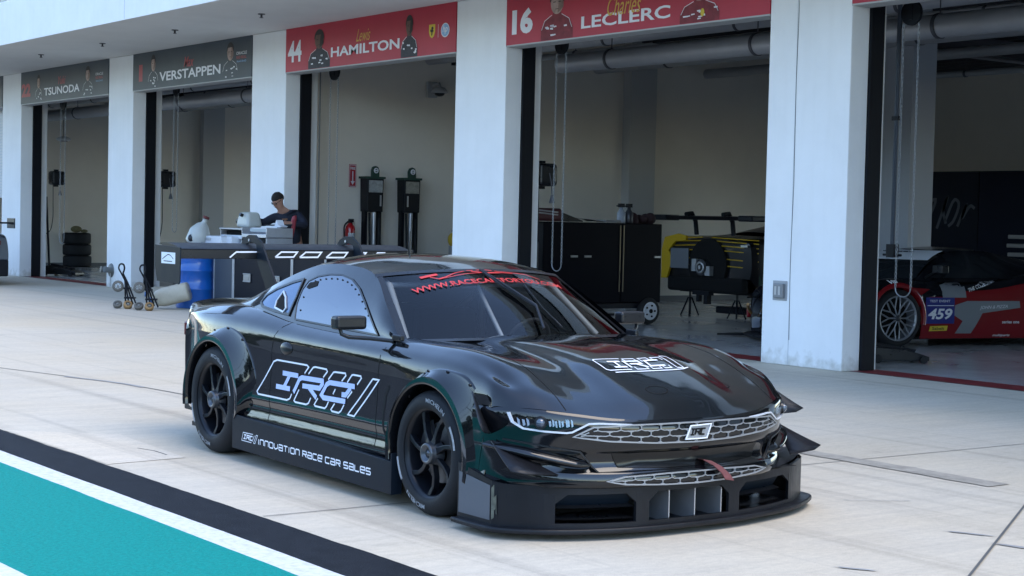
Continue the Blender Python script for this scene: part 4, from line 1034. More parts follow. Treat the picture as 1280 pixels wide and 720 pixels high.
# ---- wheels
def wheel(cx, s, dia, rim_r, wd, steer=0.):
    r = dia / 2
    root = bpy.data.objects.new('wheel', None); COL.objects.link(root); root.parent = car
    yo = .985
    # local z = outward
    root.matrix_local = Matrix.Translation((cx, s * yo, r)) @ Matrix.Rotation(R_(90) * (-s), 4, 'X')
    w = wd
    prof = [(rim_r - .005, -.010), (rim_r + .006, -.002), (rim_r + .02, .002), (rim_r + (r - rim_r) * .5, .0), (r - .030, -.010), (r - .012, -.026), (r - .003, -.05), (r, -.10), (r, -w + .10), (r - .006, -w + .05), (r - .03, -w + .01), (rim_r, -w)]
    ty = MB().lathe(prof[::-1], 72).build('tyre', M_tyre, root)
    rp = [(rim_r - .004, -.012), (rim_r + .006, -.006), (rim_r + .002, -.018), (rim_r - .012, -.020), (rim_r - .020, -.045), (rim_r - .026, -.12), (rim_r - .03, -w)]
    rim = MB().lathe(rp[::-1], 72).build('rim', M_rim, root)
    MB().lathe([(rim_r - .03, -.20), (0, -.20)], 40, smooth=False).build('wheel_back', M_void, root)
    sp_ = MB(); N = 7
    for k in range(N):
        a = 2 * PI * k / N + .25; Mr = Matrix.Rotation(a, 4, 'Z')
        # each spoke: curved bar, deep at the hub, thin at the rim
        P = [(.050, 0, -.030, .024), (.085, .010, -.036, .015), (.13, .016, -.040, .0125), (.18, .008, -.042, .013), (rim_r - .012, -.024, -.034, .018)]
        top = []; 
        for x, y, z, hw in P: top.append(((x, y - hw, z), (x, y + hw, z), (x, y + hw * .75, z - .038), (x, y - hw * .75, z - .038)))
        vs = [q for t in top for q in t]; fs = []
        for i in range(len(P) - 1):
            for j in range(4): fs.append((4 * i + j, 4 * i + (j + 1) % 4, 4 * i + 4 + (j + 1) % 4, 4 * i + 4 + j))
        sp_.add(vs, fs, False, Mr)
        vs = [q for t in top for q in ((t[0][0], t[0][1] * .35 + t[1][1] * .65, t[0][2] + .001), (t[1][0], t[1][1] * .9 + t[0][1] * .1, t[1][2] + .001))]
    sp_.build('spoke', M_rim, root, bevel=.004)['kind'] = 'stuff' if False else 'part'
    hb = MB().lathe([(0, -.012), (.018, -.012), (.018, -.02), (.036, -.02), (.042, -.0), (.054, -.0), (.058, -.01), (.060, -.03), (.066, -.04), (.070, -.08)][::-1], 40).build('hub_nut', mat('hub grey', (.10, .105, .115), .32, metal=.7), root)
    MB().lathe([(.06, -.10), (.165, -.10), (.165, -.125), (.06, -.125)], 40, smooth=False).build('brake_disc', mat('brake steel', (.16, .15, .15), .4, metal=.8), root)
    MB().lathe([(.10, -.085), (.185, -.085), (.185, -.15), (.10, -.15)], 20, smooth=False, a0=1.9, a1=3.2).build('caliper', mat('caliper black', (.02, .02, .022), .4), root)
    # lettering round the sidewall
    vs, fs = text_mesh('MICHELIN', size=1, bold=.01, width=.20, height=.024)
    lt = MB()
    for a0 in (1.25, 1.25 + PI):
        out = []
        for x, y, _ in vs:
            rad = rim_r + (r - rim_r) * .32 + y; ang = (a0 - (x - .1) / (rim_r + .05)) if True else 0
            out.append((rad * math.cos(ang), rad * math.sin(ang), .0026))
        lt.add(out, fs)
        seg = [((rim_r + (r - rim_r) * .45) * math.cos(t), (rim_r + (r - rim_r) * .45) * math.sin(t)) for t in [a0 - .62 - .05 * k for k in range(10)]]
        v2, f2 = stroke(seg, .018); lt.add([(v[0], v[1], .0022) for v in v2], f2)
    lt.build('tyre_lettering', mat('worn tyre marking', (.34, .35, .36), .7, noise=.5, nscale=30), ty)
    return root
for s in (-1, 1):
    wheel(0, s, .682, .246, .30); wheel(-2.7, s, .722, .250, .32)
# ================================================================ signs over the bays
M_sred = mat('red printed panel', (.42, .022, .045), .5, noise=.12, nscale=1.1)
M_sdark = mat('slate printed panel', (.040, .055, .070), .5, noise=.2, nscale=1.1)
M_ink = mat('white print', (.72, .72, .74), .5)
M_inkred = mat('dull red print', (.38, .06, .07), .5)
M_gold = mat('gold script print', (.62, .38, .07), .5)
M_skin1 = mat('printed brown skin', (.13, .075, .055), .6, noise=.35, nscale=9)
M_skin2 = mat('printed pale skin', (.42, .30, .25), .6, noise=.35, nscale=9)
M_hair1 = mat('printed dark hair', (.02, .016, .014), .6)
M_suit1 = mat('printed dark suit', (.035, .035, .045), .6, noise=.4, nscale=12)
M_suitr = mat('printed red suit', (.20, .02, .03), .6, noise=.4, nscale=12)
M_shield = mat('yellow print', (.62, .45, .03), .5)
M_blueink = mat('light blue print', (.22, .40, .62), .5)
def at_sign(x, z, off=.004): return Matrix(((1, 0, 0, x), (0, 0, -1, -.012 - off), (0, 1, 0, z), (0, 0, 0, 1)))
def oval(cx, cy, rx, ry, n=20, a0=0): return [(cx + rx * math.cos(2 * PI * i / n + a0), cy + ry * math.sin(2 * PI * i / n + a0)) for i in range(n)]
def flat(poly, M): 
    m = MB(); m.add([(x, y, 0) for x, y in poly], [tuple(range(len(poly)))], False, M); return m
def portrait(par, x, w, h, skin, hair, suit, zb=ZB + .005, marks=M_ink, top=None, turn=0.):
    # generic printed half figure: body, head, hair, sleeve marks
    m = flat([(-.5 * w, 0), (.5 * w, 0), (.5 * w, .20 * h), (.40 * w, .36 * h), (.14 * w, .46 * h), (.12 * w, .54 * h), (-.12 * w, .54 * h), (-.14 * w, .46 * h), (-.40 * w, .36 * h), (-.5 * w, .20 * h)], at_sign(x, zb, .002))
    p = m.build('portrait', suit, par)
    f = flat(oval(turn * .02, .69 * h, .20 * w, .215 * h), at_sign(x, zb, .004)); f.build('face', skin, p)
    hr = flat([(.225 * w * math.cos(a), .74 * h + .22 * h * math.sin(a)) for a in [i * PI / 14 for i in range(15)]] + [(-.20 * w, .70 * h), (-.15 * w, .82 * h), (.12 * w, .83 * h), (.20 * w, .70 * h)][:4], at_sign(x, zb, .0055)); hr.build('hair', hair, p)
    for nm_, a, b, c, d in (('eye', -.08, .71, .04, .008), ('eye', .08, .71, .04, .008), ('lips', 0, .575, .05, .006)): MB().add([((a - c) * w * 1., (b - d) * h, 0), ((a + c) * w, (b - d) * h, 0), ((a + c) * w, (b + d) * h, 0), ((a - c) * w, (b + d) * h, 0)], [(0, 1, 2, 3)], False, at_sign(x, zb, .006)).build(nm_, M_hair1, p)
    MB().add([(.02 * w, .50 * h, 0), (.20 * w, .60 * h, 0), (.20 * w, .82 * h, 0), (.07 * w, .86 * h, 0), (.04 * w, .66 * h, 0)], [(0, 1, 2, 3, 4)], False, at_sign(x, zb, .0048)).build('face_tone', M_hair1 if skin == M_skin1 else mat('printed tan tone', (.24, .15, .12), .6, noise=.3, nscale=9), p)
    mk = MB(); rn = random.Random(int(x * 100))
    for k in range(9):
        a, b = rn.uniform(-.42, .38) * w, rn.uniform(.03, .33) * h; mk.add([(a, b, 0), (a + .09 * w, b + rn.uniform(-.01, .01), 0), (a + .08 * w, b + .035 * h, 0), (a - .01 * w, b + .03 * h, 0)], [(0, 1, 2, 3)], False, at_sign(x, zb, .006))
    for s in (1, -1):
        vs, fs = stroke([(s * .15 * w, .47 * h), (s * .38 * w, .37 * h), (s * .47 * w, .2 * h)], .008); mk.add(vs, fs, False, at_sign(x, zb, .006))
    mk.build('sponsor_marks', marks, p)
def sign(i, m, label):
    a, b = PX(i) + PW + .004, PX(i + 1) - .004
    t = thing('bay_sign', label, 'sign', ((a + b) / 2, 0, ZB), 0, 'printed sign boards over the garage bays')
    t.location = (0, 0, 0)
    MB().bx((a, -.012, ZB), (b, .010, ZT - .002)).build('panel', m, t)
    return t
def word(par, body, x0, z0, x1, h, m, bold=.02, shear=0., nm='lettering', off=.004):
    mb = MB(); text_on(mb, body, at_sign(x0, z0, off), bold=bold, shear=shear, width=x1 - x0, height=h); mb.build(nm, m, par)
s1 = sign(2, M_sred, 'red sign board numbered 44 above the bay with two fuel posts')
word(s1, '44', -25.93, 4.26, -25.45, .37, M_ink, .03, nm='number'); word(s1, 'HAMILTON', -24.44, 4.26, -22.30, .165, M_ink, .025)
word(s1, 'Lewis', -23.62, 4.46, -23.18, .20, M_gold, 0, .5, 'script', .006)
portrait(s1, -24.84, .74, .68, M_skin1, M_hair1, M_suit1); portrait(s1, -22.02, .48, .68, M_skin1, M_hair1, M_suit1)
def shield(par, x, z, w, h):
    p = flat([(-w / 2, h), (w / 2, h), (w / 2, h * .45), (w * .32, h * .15), (0, 0), (-w * .32, h * .15), (-w / 2, h * .45)], at_sign(x, z, .003)).build('shield_badge', M_shield, par)
    flat([(-.02, .2 * h), (.01, .2 * h), (.02, .45 * h), (.05 * 1, .5 * h), (.03, .62 * h), (.045, .72 * h), (.02, .86 * h), (-.015, .80 * h), (-.02, .62 * h), (-.05, .66 * h), (-.045, .5 * h), (-.015, .42 * h)], at_sign(x, z, .0045)).build('prancing_mark', M_hair1, p)
shield(s1, -21.38, 4.35, .17, .21)
c = flat(oval(0, 0, .115, .108), at_sign(-21.02, 4.448, .003)).build('round_badge', M_ink, s1); mb = MB(); flat(oval(0, 0, .10, .093), at_sign(-21.02, 4.448, .0042)).build('badge_disc', M_blueink, c); text_on(mb, 'hp', at_sign(-21.09, 4.39, .0055), bold=.02, shear=.3, width=.14, height=.13); mb.build('badge_letters', M_ink, c)
MB().bx((-21.215, -.0150, 4.35), (-21.208, -.0145, 4.55)).build('divider', M_ink, s1)
s2_ = sign(3, M_sred, 'red sign board numbered 16 above the bay with black tool cabinets')
word(s2_, '16', -19.31, 4.24, -18.82, .36, M_ink, .05, nm='number'); word(s2_, 'LECLERC', -17.73, 4.205, -15.93, .165, M_ink, .02); word(s2_, 'Charles', -17.18, 4.33, -16.50, .24, M_gold, 0, .35, 'script', .006)
portrait(s2_, -18.27, .72, .72, M_skin2, M_hair1, M_suitr); portrait(s2_, -15.39, .72, .55, M_skin2, M_hair1, M_suitr)
fl2 = flat(oval(0, 0, .035, .05), at_sign(-15.33, 4.22, .008)).build('shield_badge', M_shield, s2_)
s3 = sign(1, M_sdark, 'slate sign board numbered 1 above the bay beside the working man')
word(s3, '1', -32.27, 4.27, -32.10, .34, M_inkred, .05, nm='number'); word(s3, 'VERSTAPPEN', -31.27, 4.225, -28.55, .185, M_ink, .02)
portrait(s3, -31.57, .50, .70, M_skin2, M_hair1, M_sdark); portrait(s3, -28.15, .64, .70, M_skin2, M_hair1, M_sdark)
word(s3, 'Max', -30.14, 4.44, -29.70, .20, M_inkred, .01, .3, 'script', .006)
def oracle(par, x):
    word(par, 'ORACLE', x, 4.53, x + .42, .055, M_ink, .01, nm='sponsor_lettering'); word(par, 'RED BULL', x + .01, 4.455, x + .41, .05, M_inkred, .02, nm='sponsor_lettering'); word(par, 'RACING', x + .03, 4.39, x + .40, .035, M_blueink, .01, nm='sponsor_lettering')
oracle(s3, -27.91)
s4 = sign(0, M_sdark, 'slate sign board numbered 22 above the bay with stacked tyres')
word(s4, '22', -39.08, 4.26, -38.50, .31, M_inkred, .05, nm='number'); word(s4, 'TSUNODA', -37.62, 4.235, -35.47, .175, M_ink, .02)
portrait(s4, -37.97, .46, .66, M_skin2, M_hair1, M_sdark); portrait(s4, -35.0, .60, .68, M_skin2, M_hair1, M_sdark); word(s4, 'Yuki', -36.75, 4.45, -36.30, .18, M_inkred, .01, .3, 'script', .006); oracle(s4, -34.57)
sign(-1, M_sdark, 'slate sign board cut off by the left edge of the picture')
sign(4, M_sred, 'plain red sign board at the top right over the bay with the red car')

# ---- small fittings
for k in range(9):
    x = -37.4 + 3.28 * k; nm = 'sprinkler_head'
    m = MB().cyl((0, 0, -.06), (0, 0, 0), .018, n=10); m.cyl((0, 0, -.012), (0, 0, 0), .06, n=16); m.cyl((0, 0, -.066), (0, 0, -.060), .035, n=12)
    o = m.build(nm, mat('dark bronze', (.05, .05, .055), .4), None); o.location = (x - .06, -1.37, ZT)
    tag(o, 'small dark sprinkler head in a row under the pale soffit', 'sprinkler', 'sprinkler heads under the soffit')
t = thing('outlet_box', 'small grey weatherproof outlet box on the face of the pillar nearest the camera', 'outlet box', (-13.88, 0, .865))
MB().box((0, -.004, 0), (.23, .008, .23)).build('wall_plate', mat('box grey', (.33, .34, .35), .45, metal=.4), t, bevel=.004)
MB().box((0, -.028, 0), (.155, .04, .17)).build('hinged_cover', mat('cover grey', (.22, .23, .24), .35, metal=.4), t, bevel=.01)
MB().box((-.03, -.05, 0), (.03, .006, .10)).box((.03, -.05, 0), (.03, .006, .10)).build('cover_rib', M_trim, t)
t = thing('fire_hose_inlet', 'weathered brass fire hose inlet low on the white pillar by the folded trolleys', 'hose inlet', (-33.6, 0, .36))
mI = mat('weathered brass', (.16, .165, .16), .5, metal=.5, noise=.2)
MB().lathe([(.0, .02), (.14, .02), (.15, .0), (.15, -.005)], 24, Matrix.Rotation(R_(90), 4, 'X')).build('wall_flange', mI, t)
for dx in (-.07, .08): MB().cyl((dx, 0, 0), (dx * 1.3, -.16, .02), .055, .06, n=16).cyl((dx * 1.3, -.16, .02), (dx * 1.35, -.20, .025), .068, n=16).build('inlet', mI, t)
MB().cyl((.02, -.03, -.34), (.02, -.03, -.05), .012, n=8).build('drain_pipe', M_trim, t)
# chain hoists of the rolled doors
def chain(x, y, z0, z1, label, dx=.20, loop=True):
    t = thing('door_chain', label, 'chain', (x, y, 0), 0, 'hand chains of the rolled doors')
    for s in (0, 1):
        m = MB(); n = int((z1 - z0) / .045)
        for k in range(n):
            z = z0 + k * .045; pts = [(dx * s + (.011 * math.cos(a) if k % 2 else 0), (0 if k % 2 else .011 * math.cos(a)), z + .022 + .028 * math.sin(a)) for a in [i * PI / 4 for i in range(8)]]
            m.tube(pts, .0042, 4, closed=True)
        m.build('chain_fall', M_chain, t)
    m = MB(); pts = [(dx / 2 + dx / 2 * math.cos(a), 0, z0 - dx * .45 * abs(math.sin(a))) for a in [PI + PI * i / 8 for i in range(9)]]; m.tube(pts, .008, 5); m.build('chain_loop', M_chain, t)
    m = MB().cyl((dx / 2, -.02, z1 + .08), (dx / 2, .02, z1 + .08), dx / 2 + .03, n=24); m.bx((dx / 2 - .03, -.03, z1), (dx / 2 + .03, .05, z1 + .30)); m.build('chain_wheel', M_black, t)
chain(-19.05, .60, 1.0, 4.05, 'galvanised door chain hanging before the black tool cabinets', .22)
chain(-12.67, .60, .95, 3.95, 'galvanised door chain hanging in front of the red car', .22)
chain(-25.50, .60, .95, 4.05, 'thin door chain hanging in the bay with the fire sign', .26)
chain(-38.15, .60, .95, 4.05, 'thin door chain hanging in front of the tyre stack', .28)
chain(-31.9, .60, 1.3, 4.05, 'thin door chain hanging in the bay left of the working man', .2)
for x in (-25.97,):
    m = MB().cyl((x, .66, 0), (x, .66, 4.2), .012, n=8); o = m.build('door_cable', mat('cable grey', (.12, .12, .12), .5)); tag(o, 'thin vertical cable beside the chain in the bay with the fire sign', 'cable')
# black hose reels high on the inner pillars with a drooping cord
def reel(x, y, z, label, side=1):
    t = thing('hose_reel', label, 'hose reel', (x, y, z), 0, 'black reels on the inner pillars')
    m = MB(); m.box((0, 0, 0), (.30, .34, .34)); m.build('reel_case', M_satin, t, bevel=.06, seg=4)
    MB().box((-.05, 0, .0), (.06, .10, .42)).build('wall_bracket', M_black, t)
    MB().lathe([(0, .0), (.10, 0), (.13, -.02), (.13, -.06)], 20, Matrix.Translation((0, -.175, 0)) @ Matrix.Rotation(R_(90), 4, 'X')).build('reel_cover', mat('reel cover', (.02, .02, .022), .5), t)
    P = [(.02, -.10, -.16), (.03, -.10, -.6), (.02, -.10, -1.0), (-.08, -.14, -1.30), (-.30, -.30, -1.38), (-.45, -.45, -1.25)]
    m = MB().tube(dens(P, 5), .010, 6); m.build('cord', M_blk_rub, t)
    m = MB().cyl((.22, 0, -.42), (.22, 0, -.30), .045, .015, n=10).tube([(.22, 0, -.30), (.20, 0, -.12), (.15, 0, .02)], .008, 6); m.build('hose_end', mat('hose end', (.10, .10, .11), .5), t)
    return t
reel(-19.83, 1.0, 2.30, 'black reel beside the tall black tool cabinets')
reel(-33.1, 1.0, 2.32, 'black reel with a hanging cord beside the white jug bay')
reel(-39.55, 1.05, 2.39, 'black reel with a hanging cord above the stacked tyres')
rr_ = reel(-13.22, .72, 2.36, 'black reel seen edge-on beside the red car'); rr_.scale = (.25, .6, 1)
# conduit on the inner pillar by the red car
t = thing('conduit', 'slim blue-grey conduit with a clamp and valve beside the red car', 'pipe', (-13.62, 1.62, 0))
MB().cyl((0, 0, 1.3), (0, 0, 4.4), .028, n=10).build('pipe', mat('conduit blue grey', (.06, .075, .10), .5), t)
MB().box((0, 0, 2.95), (.10, .06, .05)).build('clamp', M_black, t); MB().box((0, 0, 1.35), (.12, .09, .16)).cyl((-.14, 0, 1.30), (.14, 0, 1.30), .015, n=8).build('valve', M_black, t)

# ---- wall of the fuel bay
WX = -26.64
t = thing('fire_sign', 'small red fire extinguisher sign with a white arrow on the beige wall', 'sign', (WX, 1.75, 2.37))
MB().box((.004, 0, 0), (.008, .15, .42)).build('plate', mat('fire red', (.42, .02, .03), .4), t)
m = MB(); My = Matrix(((0, 0, 1, .0095), (1, 0, 0, 0), (0, 1, 0, 0), (0, 0, 0, 1)))
m.add([(-.012, .08, 0), (.012, .08, 0), (.012, -.10, 0), (-.012, -.10, 0)], [(0, 3, 2, 1)][::1], False, My); m.add([(-.045, -.10, 0), (.045, -.10, 0), (0, -.17, 0)], [(0, 2, 1)], False, My)
for a, b in (((-.065, .19), (.065, .20)), ((-.065, -.20), (.065, -.19)), ((-.068, -.2), (-.060, .2)), ((.060, -.2), (.068, .2))): m.add([(a[0], a[1], 0), (b[0], a[1], 0), (b[0], b[1], 0), (a[0], b[1], 0)], [(0, 1, 2, 3)], False, My)
text_on(m, 'FIRE', My @ Matrix.Translation((-.05, .11, 0)), bold=.03, width=.10, height=.05); m.build('lettering', M_ink, t)
t = thing('fire_extinguisher', 'red fire extinguisher with black hose hanging on the beige wall', 'fire extinguisher', (WX + .10, 1.66, 1.27))
t.scale = (1.15,) * 3
MB().lathe([(0, -.27), (.07, -.27), (.082, -.25), (.082, .10), (.07, .15), (.035, .185), (.03, .20), (0, .2)], 24).build('cylinder', mat('extinguisher red', (.45, .015, .02), .25, coat=.6), t)
MB().lathe([(.0835, -.10), (.0835, .04)], 24, a0=-.9, a1=.9).build('label_plate', mat('silver label', (.5, .5, .5), .5), t)
MB().box((0, 0, .22), (.05, .05, .05)).box((.03, 0, .255), (.13, .03, .02)).cyl((0, 0, .23), (0, .06, .23), .02, n=8).build('valve_handle', M_black, t)
MB().tube(dens([(0, -.04, .22), (.0, -.10, .16), (.02, -.115, -.02), (.02, -.10, -.2)], 5), .012, 6).build('hose', M_blk_rub, t)
def fuel_post(y, label, tint):
    t = thing('fuel_tower', label, 'fuel tower', (WX + .22, y, 0), 0, 'pair of black fuel towers on the beige wall')
    m = MB()
    for dy in (-.15, .15): m.bx((-.06, dy - .028, 0), (.06, dy + .028, 1.75))
    m.bx((-.16, -.19, 0), (.2, .19, .06)); m.build('stand', M_black, t)
    MB().box((0, 0, 2.02), (.26, .34, .62), taper=(1, 1.08)).build('body_case', M_matte, t, bevel=.02)
    MB().box((.136, 0, 2.18), (.01, .29, .22)).build('instruction_plate', mat('plate ' + str(tint), tint, .5, noise=.5, nscale=18), t)
    m = MB(); m.box((0, 0, 2.34), (.30, .40, .04)); m.prism([(-.075, 0), (.075, 0), (.075, .12), (.05, .18), (0, .20), (-.05, .18), (-.075, .12)], -.03, .03, Matrix(((0, 0, 1, .10), (1, 0, 0, 0), (0, 1, 0, 2.355), (0, 0, 0, 1)))); m.build('top_plate', mat('dark green plate', (.015, .05, .035), .5), t)
    m = MB().lathe([(.030, 0), (.050, 0), (.050, .012), (.030, .012)], 20, Matrix.Translation((.135, 0, 2.47)) @ Matrix.Rotation(R_(90), 4, 'Y')); m.box((.14, 0, 2.47), (.006, .05, .02)); m.build('round_emblem', M_ink, t)
    m = MB().cyl((.05, .02, .1), (.05, .02, 1.72), .045, n=12); m.build('pump_tube', M_alu, t)
    m = MB().tube(dens([(.10, -.11, 1.7), (.12, -.09, .9), (.12, -.08, .3), (.10, 0, .15), (.12, .08, .4), (.12, .09, 1.6)], 5), .022, 8); m.build('fuel_hose', M_blk_rub, t)
    MB().box((.134, .11 if tint[0] > .35 else -.1, 1.92), (.01, .03, .20)).build('gauge', M_trim, t)
fuel_post(2.04, 'left of two black fuel towers with a white instruction plate', (.38, .38, .36))
fuel_post(2.84, 'right of two black fuel towers with a brown and white plate', (.33, .30, .24))
t = thing('security_camera', 'white wall camera high in the corner of the fuel bay', 'camera', (WX + .02, 3.42, 4.0))
MB().box((.03, 0, .05), (.06, .22, .30)).build('wall_bracket', mat('camera off white', (.42, .42, .42), .5), t, bevel=.01)
MB().tube([(.03, 0, .12), (.28, 0, .15), (.30, 0, .08)], .03, 8).build('arm', mat('camera off white', (.42, .42, .42), .5), t)
MB().lathe([(0, .10), (.10, .08), (.15, .02), (.16, -.02), (.13, -.03)], 24, Matrix.Translation((.30, 0, 0))).build('housing', mat('camera off white', (.42, .42, .42), .5), t)
MB().ball((.30, 0, -.03), .10, 16, 8, sc=(1, 1, .6)).build('dome', M_satin, t)
t = thing('yellow_air_bottle', 'yellow topped bottle on a black post just left of the pillar', 'bottle', (WX + .2, 3.93, 0))
MB().cyl((0, .04, 0), (0, .04, 1.9), .035, n=10).build('post', M_black, t)
MB().ball((0, -.02, 1.22), .13, 16, 10, sc=(1, 1, 1.15)).build('yellow_ball', mat('yellow plastic', (.55, .36, .03), .4), t); MB().cyl((0, -.02, 1.34), (0, -.02, 1.41), .05, n=12).build('cap', M_black, t)
MB().cyl((0, -.02, .9), (0, -.02, 1.10), .11, n=14).build('grey_foot', M_trim, t)

# ---- bench of flight cases in front of the pillar
SCL = 1.17
M_lam = mat('dark laminate', (.005, .006, .011), .55, spec=.12)
M_lamg = mat('grey laminate', (.045, .055, .068), .5, spec=.3)
def case(x0, x1, y0, y1, z0, z1, label, face, latches=0, grp='black flight cases behind the rear wing'):
    t = thing('flight_case', label, 'flight case', ((x0 + x1) / 2, (y0 + y1) / 2, z0), 0, grp)
    w, d, h = x1 - x0, y1 - y0, z1 - z0
    MB().box((0, 0, h / 2), (w - .02, d - .02, h - .02)).build('case_body', face, t)
    m = MB(); e = .022
    for sx in (-1, 1):
        for sy in (-1, 1): m.box((sx * (w / 2 - e / 2), sy * (d / 2 - e / 2), h / 2), (e, e, h))
    for z in (e / 2, h - e / 2):
        for sy in (-1, 1): m.box((0, sy * (d / 2 - e / 2), z), (w - 2 * e, e, e))
        for sx in (-1, 1): m.box((sx * (w / 2 - e / 2), 0, z), (e, d - 2 * e, e))
    m.build('aluminium_edge', M_alu, t)
    for k in range(latches):
        x = -w / 2 + w * (k + .5) / latches * 1.; q = MB(); q.box((x, -d / 2 - .002, h * .55), (.24, .014, .14)); q.box((x, -d / 2 - .012, h * .55), (.14, .012, .07)); q.box((x, -d / 2 - .010, h * .61), (.26, .010, .02)); q.box((x, -d / 2 - .010, h * .49), (.26, .010, .02)); q.build('butterfly_latch', mat('latch steel', (.30, .31, .32), .35, metal=.8), t, bevel=.006)
    return t
case(-25.66, -24.95, -1.50, -.80, 0.02, 1.04, 'dark grey flight case next to the blue drum', M_lamg)
case(-24.93, -22.95, -1.50, -.80, 0.02, 1.04, 'black flight case with two butterfly latches behind the wing mount', M_lam, 2)
case(-22.93, -21.9, -1.50, -.80, 0.02, 1.04, 'black flight case half hidden behind the car roof', M_lam, 1)
t = thing('bench_top', 'long grey work surface laid over the flight cases', 'worktop', (-23.9, -1.15, 1.042))
MB().box((0, 0, .018), (3.7, .80, .036)).build('board', mat('pale worktop', (.36, .37, .38), .45, noise=.1), t, bevel=.004)
# drum
def drum(x, y, label):
    t = thing('oil_drum', label, 'drum', (x, y, 0)); r, h = .33, 1.0
    pr = [(0, .02), (r - .02, .02), (r - .01, 0), (r, .01), (r, .03)]
    for k in (.33, .64): pr += [(r, h * k - .025), (r + .012, h * k - .01), (r + .012, h * k + .01), (r, h * k + .025)]
    pr += [(r, h - .12), (r + .006, h - .11), (r, h - .10), (r, h - .02), (r + .008, h), (r - .01, h), (r - .02, h - .03), (0, h - .03)]
    MB().lathe(pr, 48).build('drum_shell', mat('blue drum enamel', (.005, .09, .36), .28, coat=.5, noise=.15, nscale=3), t)
    MB().cyl((.18, 0, h - .03), (.18, 0, h - .005), .04, n=16).build('bung', M_trim, t)
drum(-26.12, -1.60, 'blue steel drum standing under the wing end plate')
M_pe = mat('natural white plastic', (.42, .43, .39), .35, noise=.08, nscale=4)
M_peb = mat('yellowed plastic jug', (.42, .385, .30), .4, noise=.15, nscale=5)
# big tilted jug on the drum
t = thing('fuel_jug', 'round white fuel jug with a red cap leaning on the blue drum', 'fuel jug', (-26.22, -1.5, 1.27)); 
Mj = Matrix.Rotation(R_(53.8), 4, 'Z') @ Matrix.Rotation(R_(22), 4, 'Y') @ Matrix.Scale(.80, 4)
MB().lathe([(0, -.26), (.19, -.26), (.222, -.235), (.228, -.20), (.228, .02), (.21, .06), (.13, .19), (.06, .24), (.052, .26), (.05, .34), (0, .34)], 28, Mj).build('jug_body', M_pe, t)
MB().lathe([(0, .39), (.07, .39), (.07, .34), (0, .34)], 18, Mj).build('red_cap', mat('dark red cap', (.12, .02, .02), .5), t)
MB().lathe([(0, .03), (.075, .02), (.085, 0), (.085, -.02)], 18, Mj @ Matrix.Translation((-.08, -.19, -.14)) @ Matrix.Rotation(R_(75), 4, 'X') ).build('side_cap', M_satin, t)
# lying jugs
def lying_jug(x, y, rz, label, m_, tx=False, tilt=0., s=1.):
    t = thing('plastic_jug', label, 'jug', (x, y, 0), rz, 'plastic fuel jugs lying on the concrete')
    A = Matrix.Translation((0, 0, .17 * s + .0052 * tilt)) @ Matrix.Rotation(R_(90 + tilt), 4, 'Y') @ Matrix.Scale(s, 4)
    g = []
    for h, a, b in ((-.34, .02, .02), (-.34, .145, .145), (-.32, .17, .165), (-.05, .172, .17), (.14, .17, .165), (.26, .14, .135), (.31, .07, .07), (.34, .05, .05), (.34, .01, .01)):
        row = []
        for k in range(29):
            th = 2 * PI * k / 28; c, s_ = math.cos(th), math.sin(th); q = (abs(c) ** 4 + abs(s_) ** 4) ** -.25; q = q * .7 + .3; row.append((a * q * c, b * q * s_, h))
        g.append(row)
    MB().grid(g, True, M=A).build('jug_body', m_, t)
    MB().lathe([(0, .39), (.05, .39), (.055, .34), (0, .34)], 16, A).build('cap', mat('blue cap', (.05, .13, .30), .5), t)
    if tx:
        mm = MB(); vs, fs = text_mesh('FUEL', bold=.01, width=.28, height=.06)
        MB().tube([(-.12, -.172 * s, .10), (.10, -.172 * s, .16)], .004, 4)
        for P in ([(-.20, -.03), (-.05, .0), (.06, .02)], [(-.18, .01), (-.02, .035), (.08, .05)], [(-.15, -.05), (0, -.025)]):
            v2, f2 = stroke(P, .010); mm.add([A @ Vector((v[1], -.1745, -v[0])) for v in v2], f2)
        mm.build('faded_print', mat('faded blue print', (.22, .27, .33), .6), t)
lying_jug(-25.80, -2.20, R_(180 + 52), 'near plastic jug lying on the ground with its base propped against the blue drum', M_peb, True, 15, .92)
lying_jug(-27.75, -1.45, R_(180 + 64), 'far plastic jug lying flat behind the two folded trolleys', mat('brown tinted jug', (.30, .26, .19), .45, noise=.2, nscale=4), False, 0, .85)
o = MB().box((-28.2, -1.0, .22), (.6, .4, .36)).build('storage_box', M_satin, None, bevel=.02); tag(o, 'black plastic box on the ground just left of the blue drum', 'box')
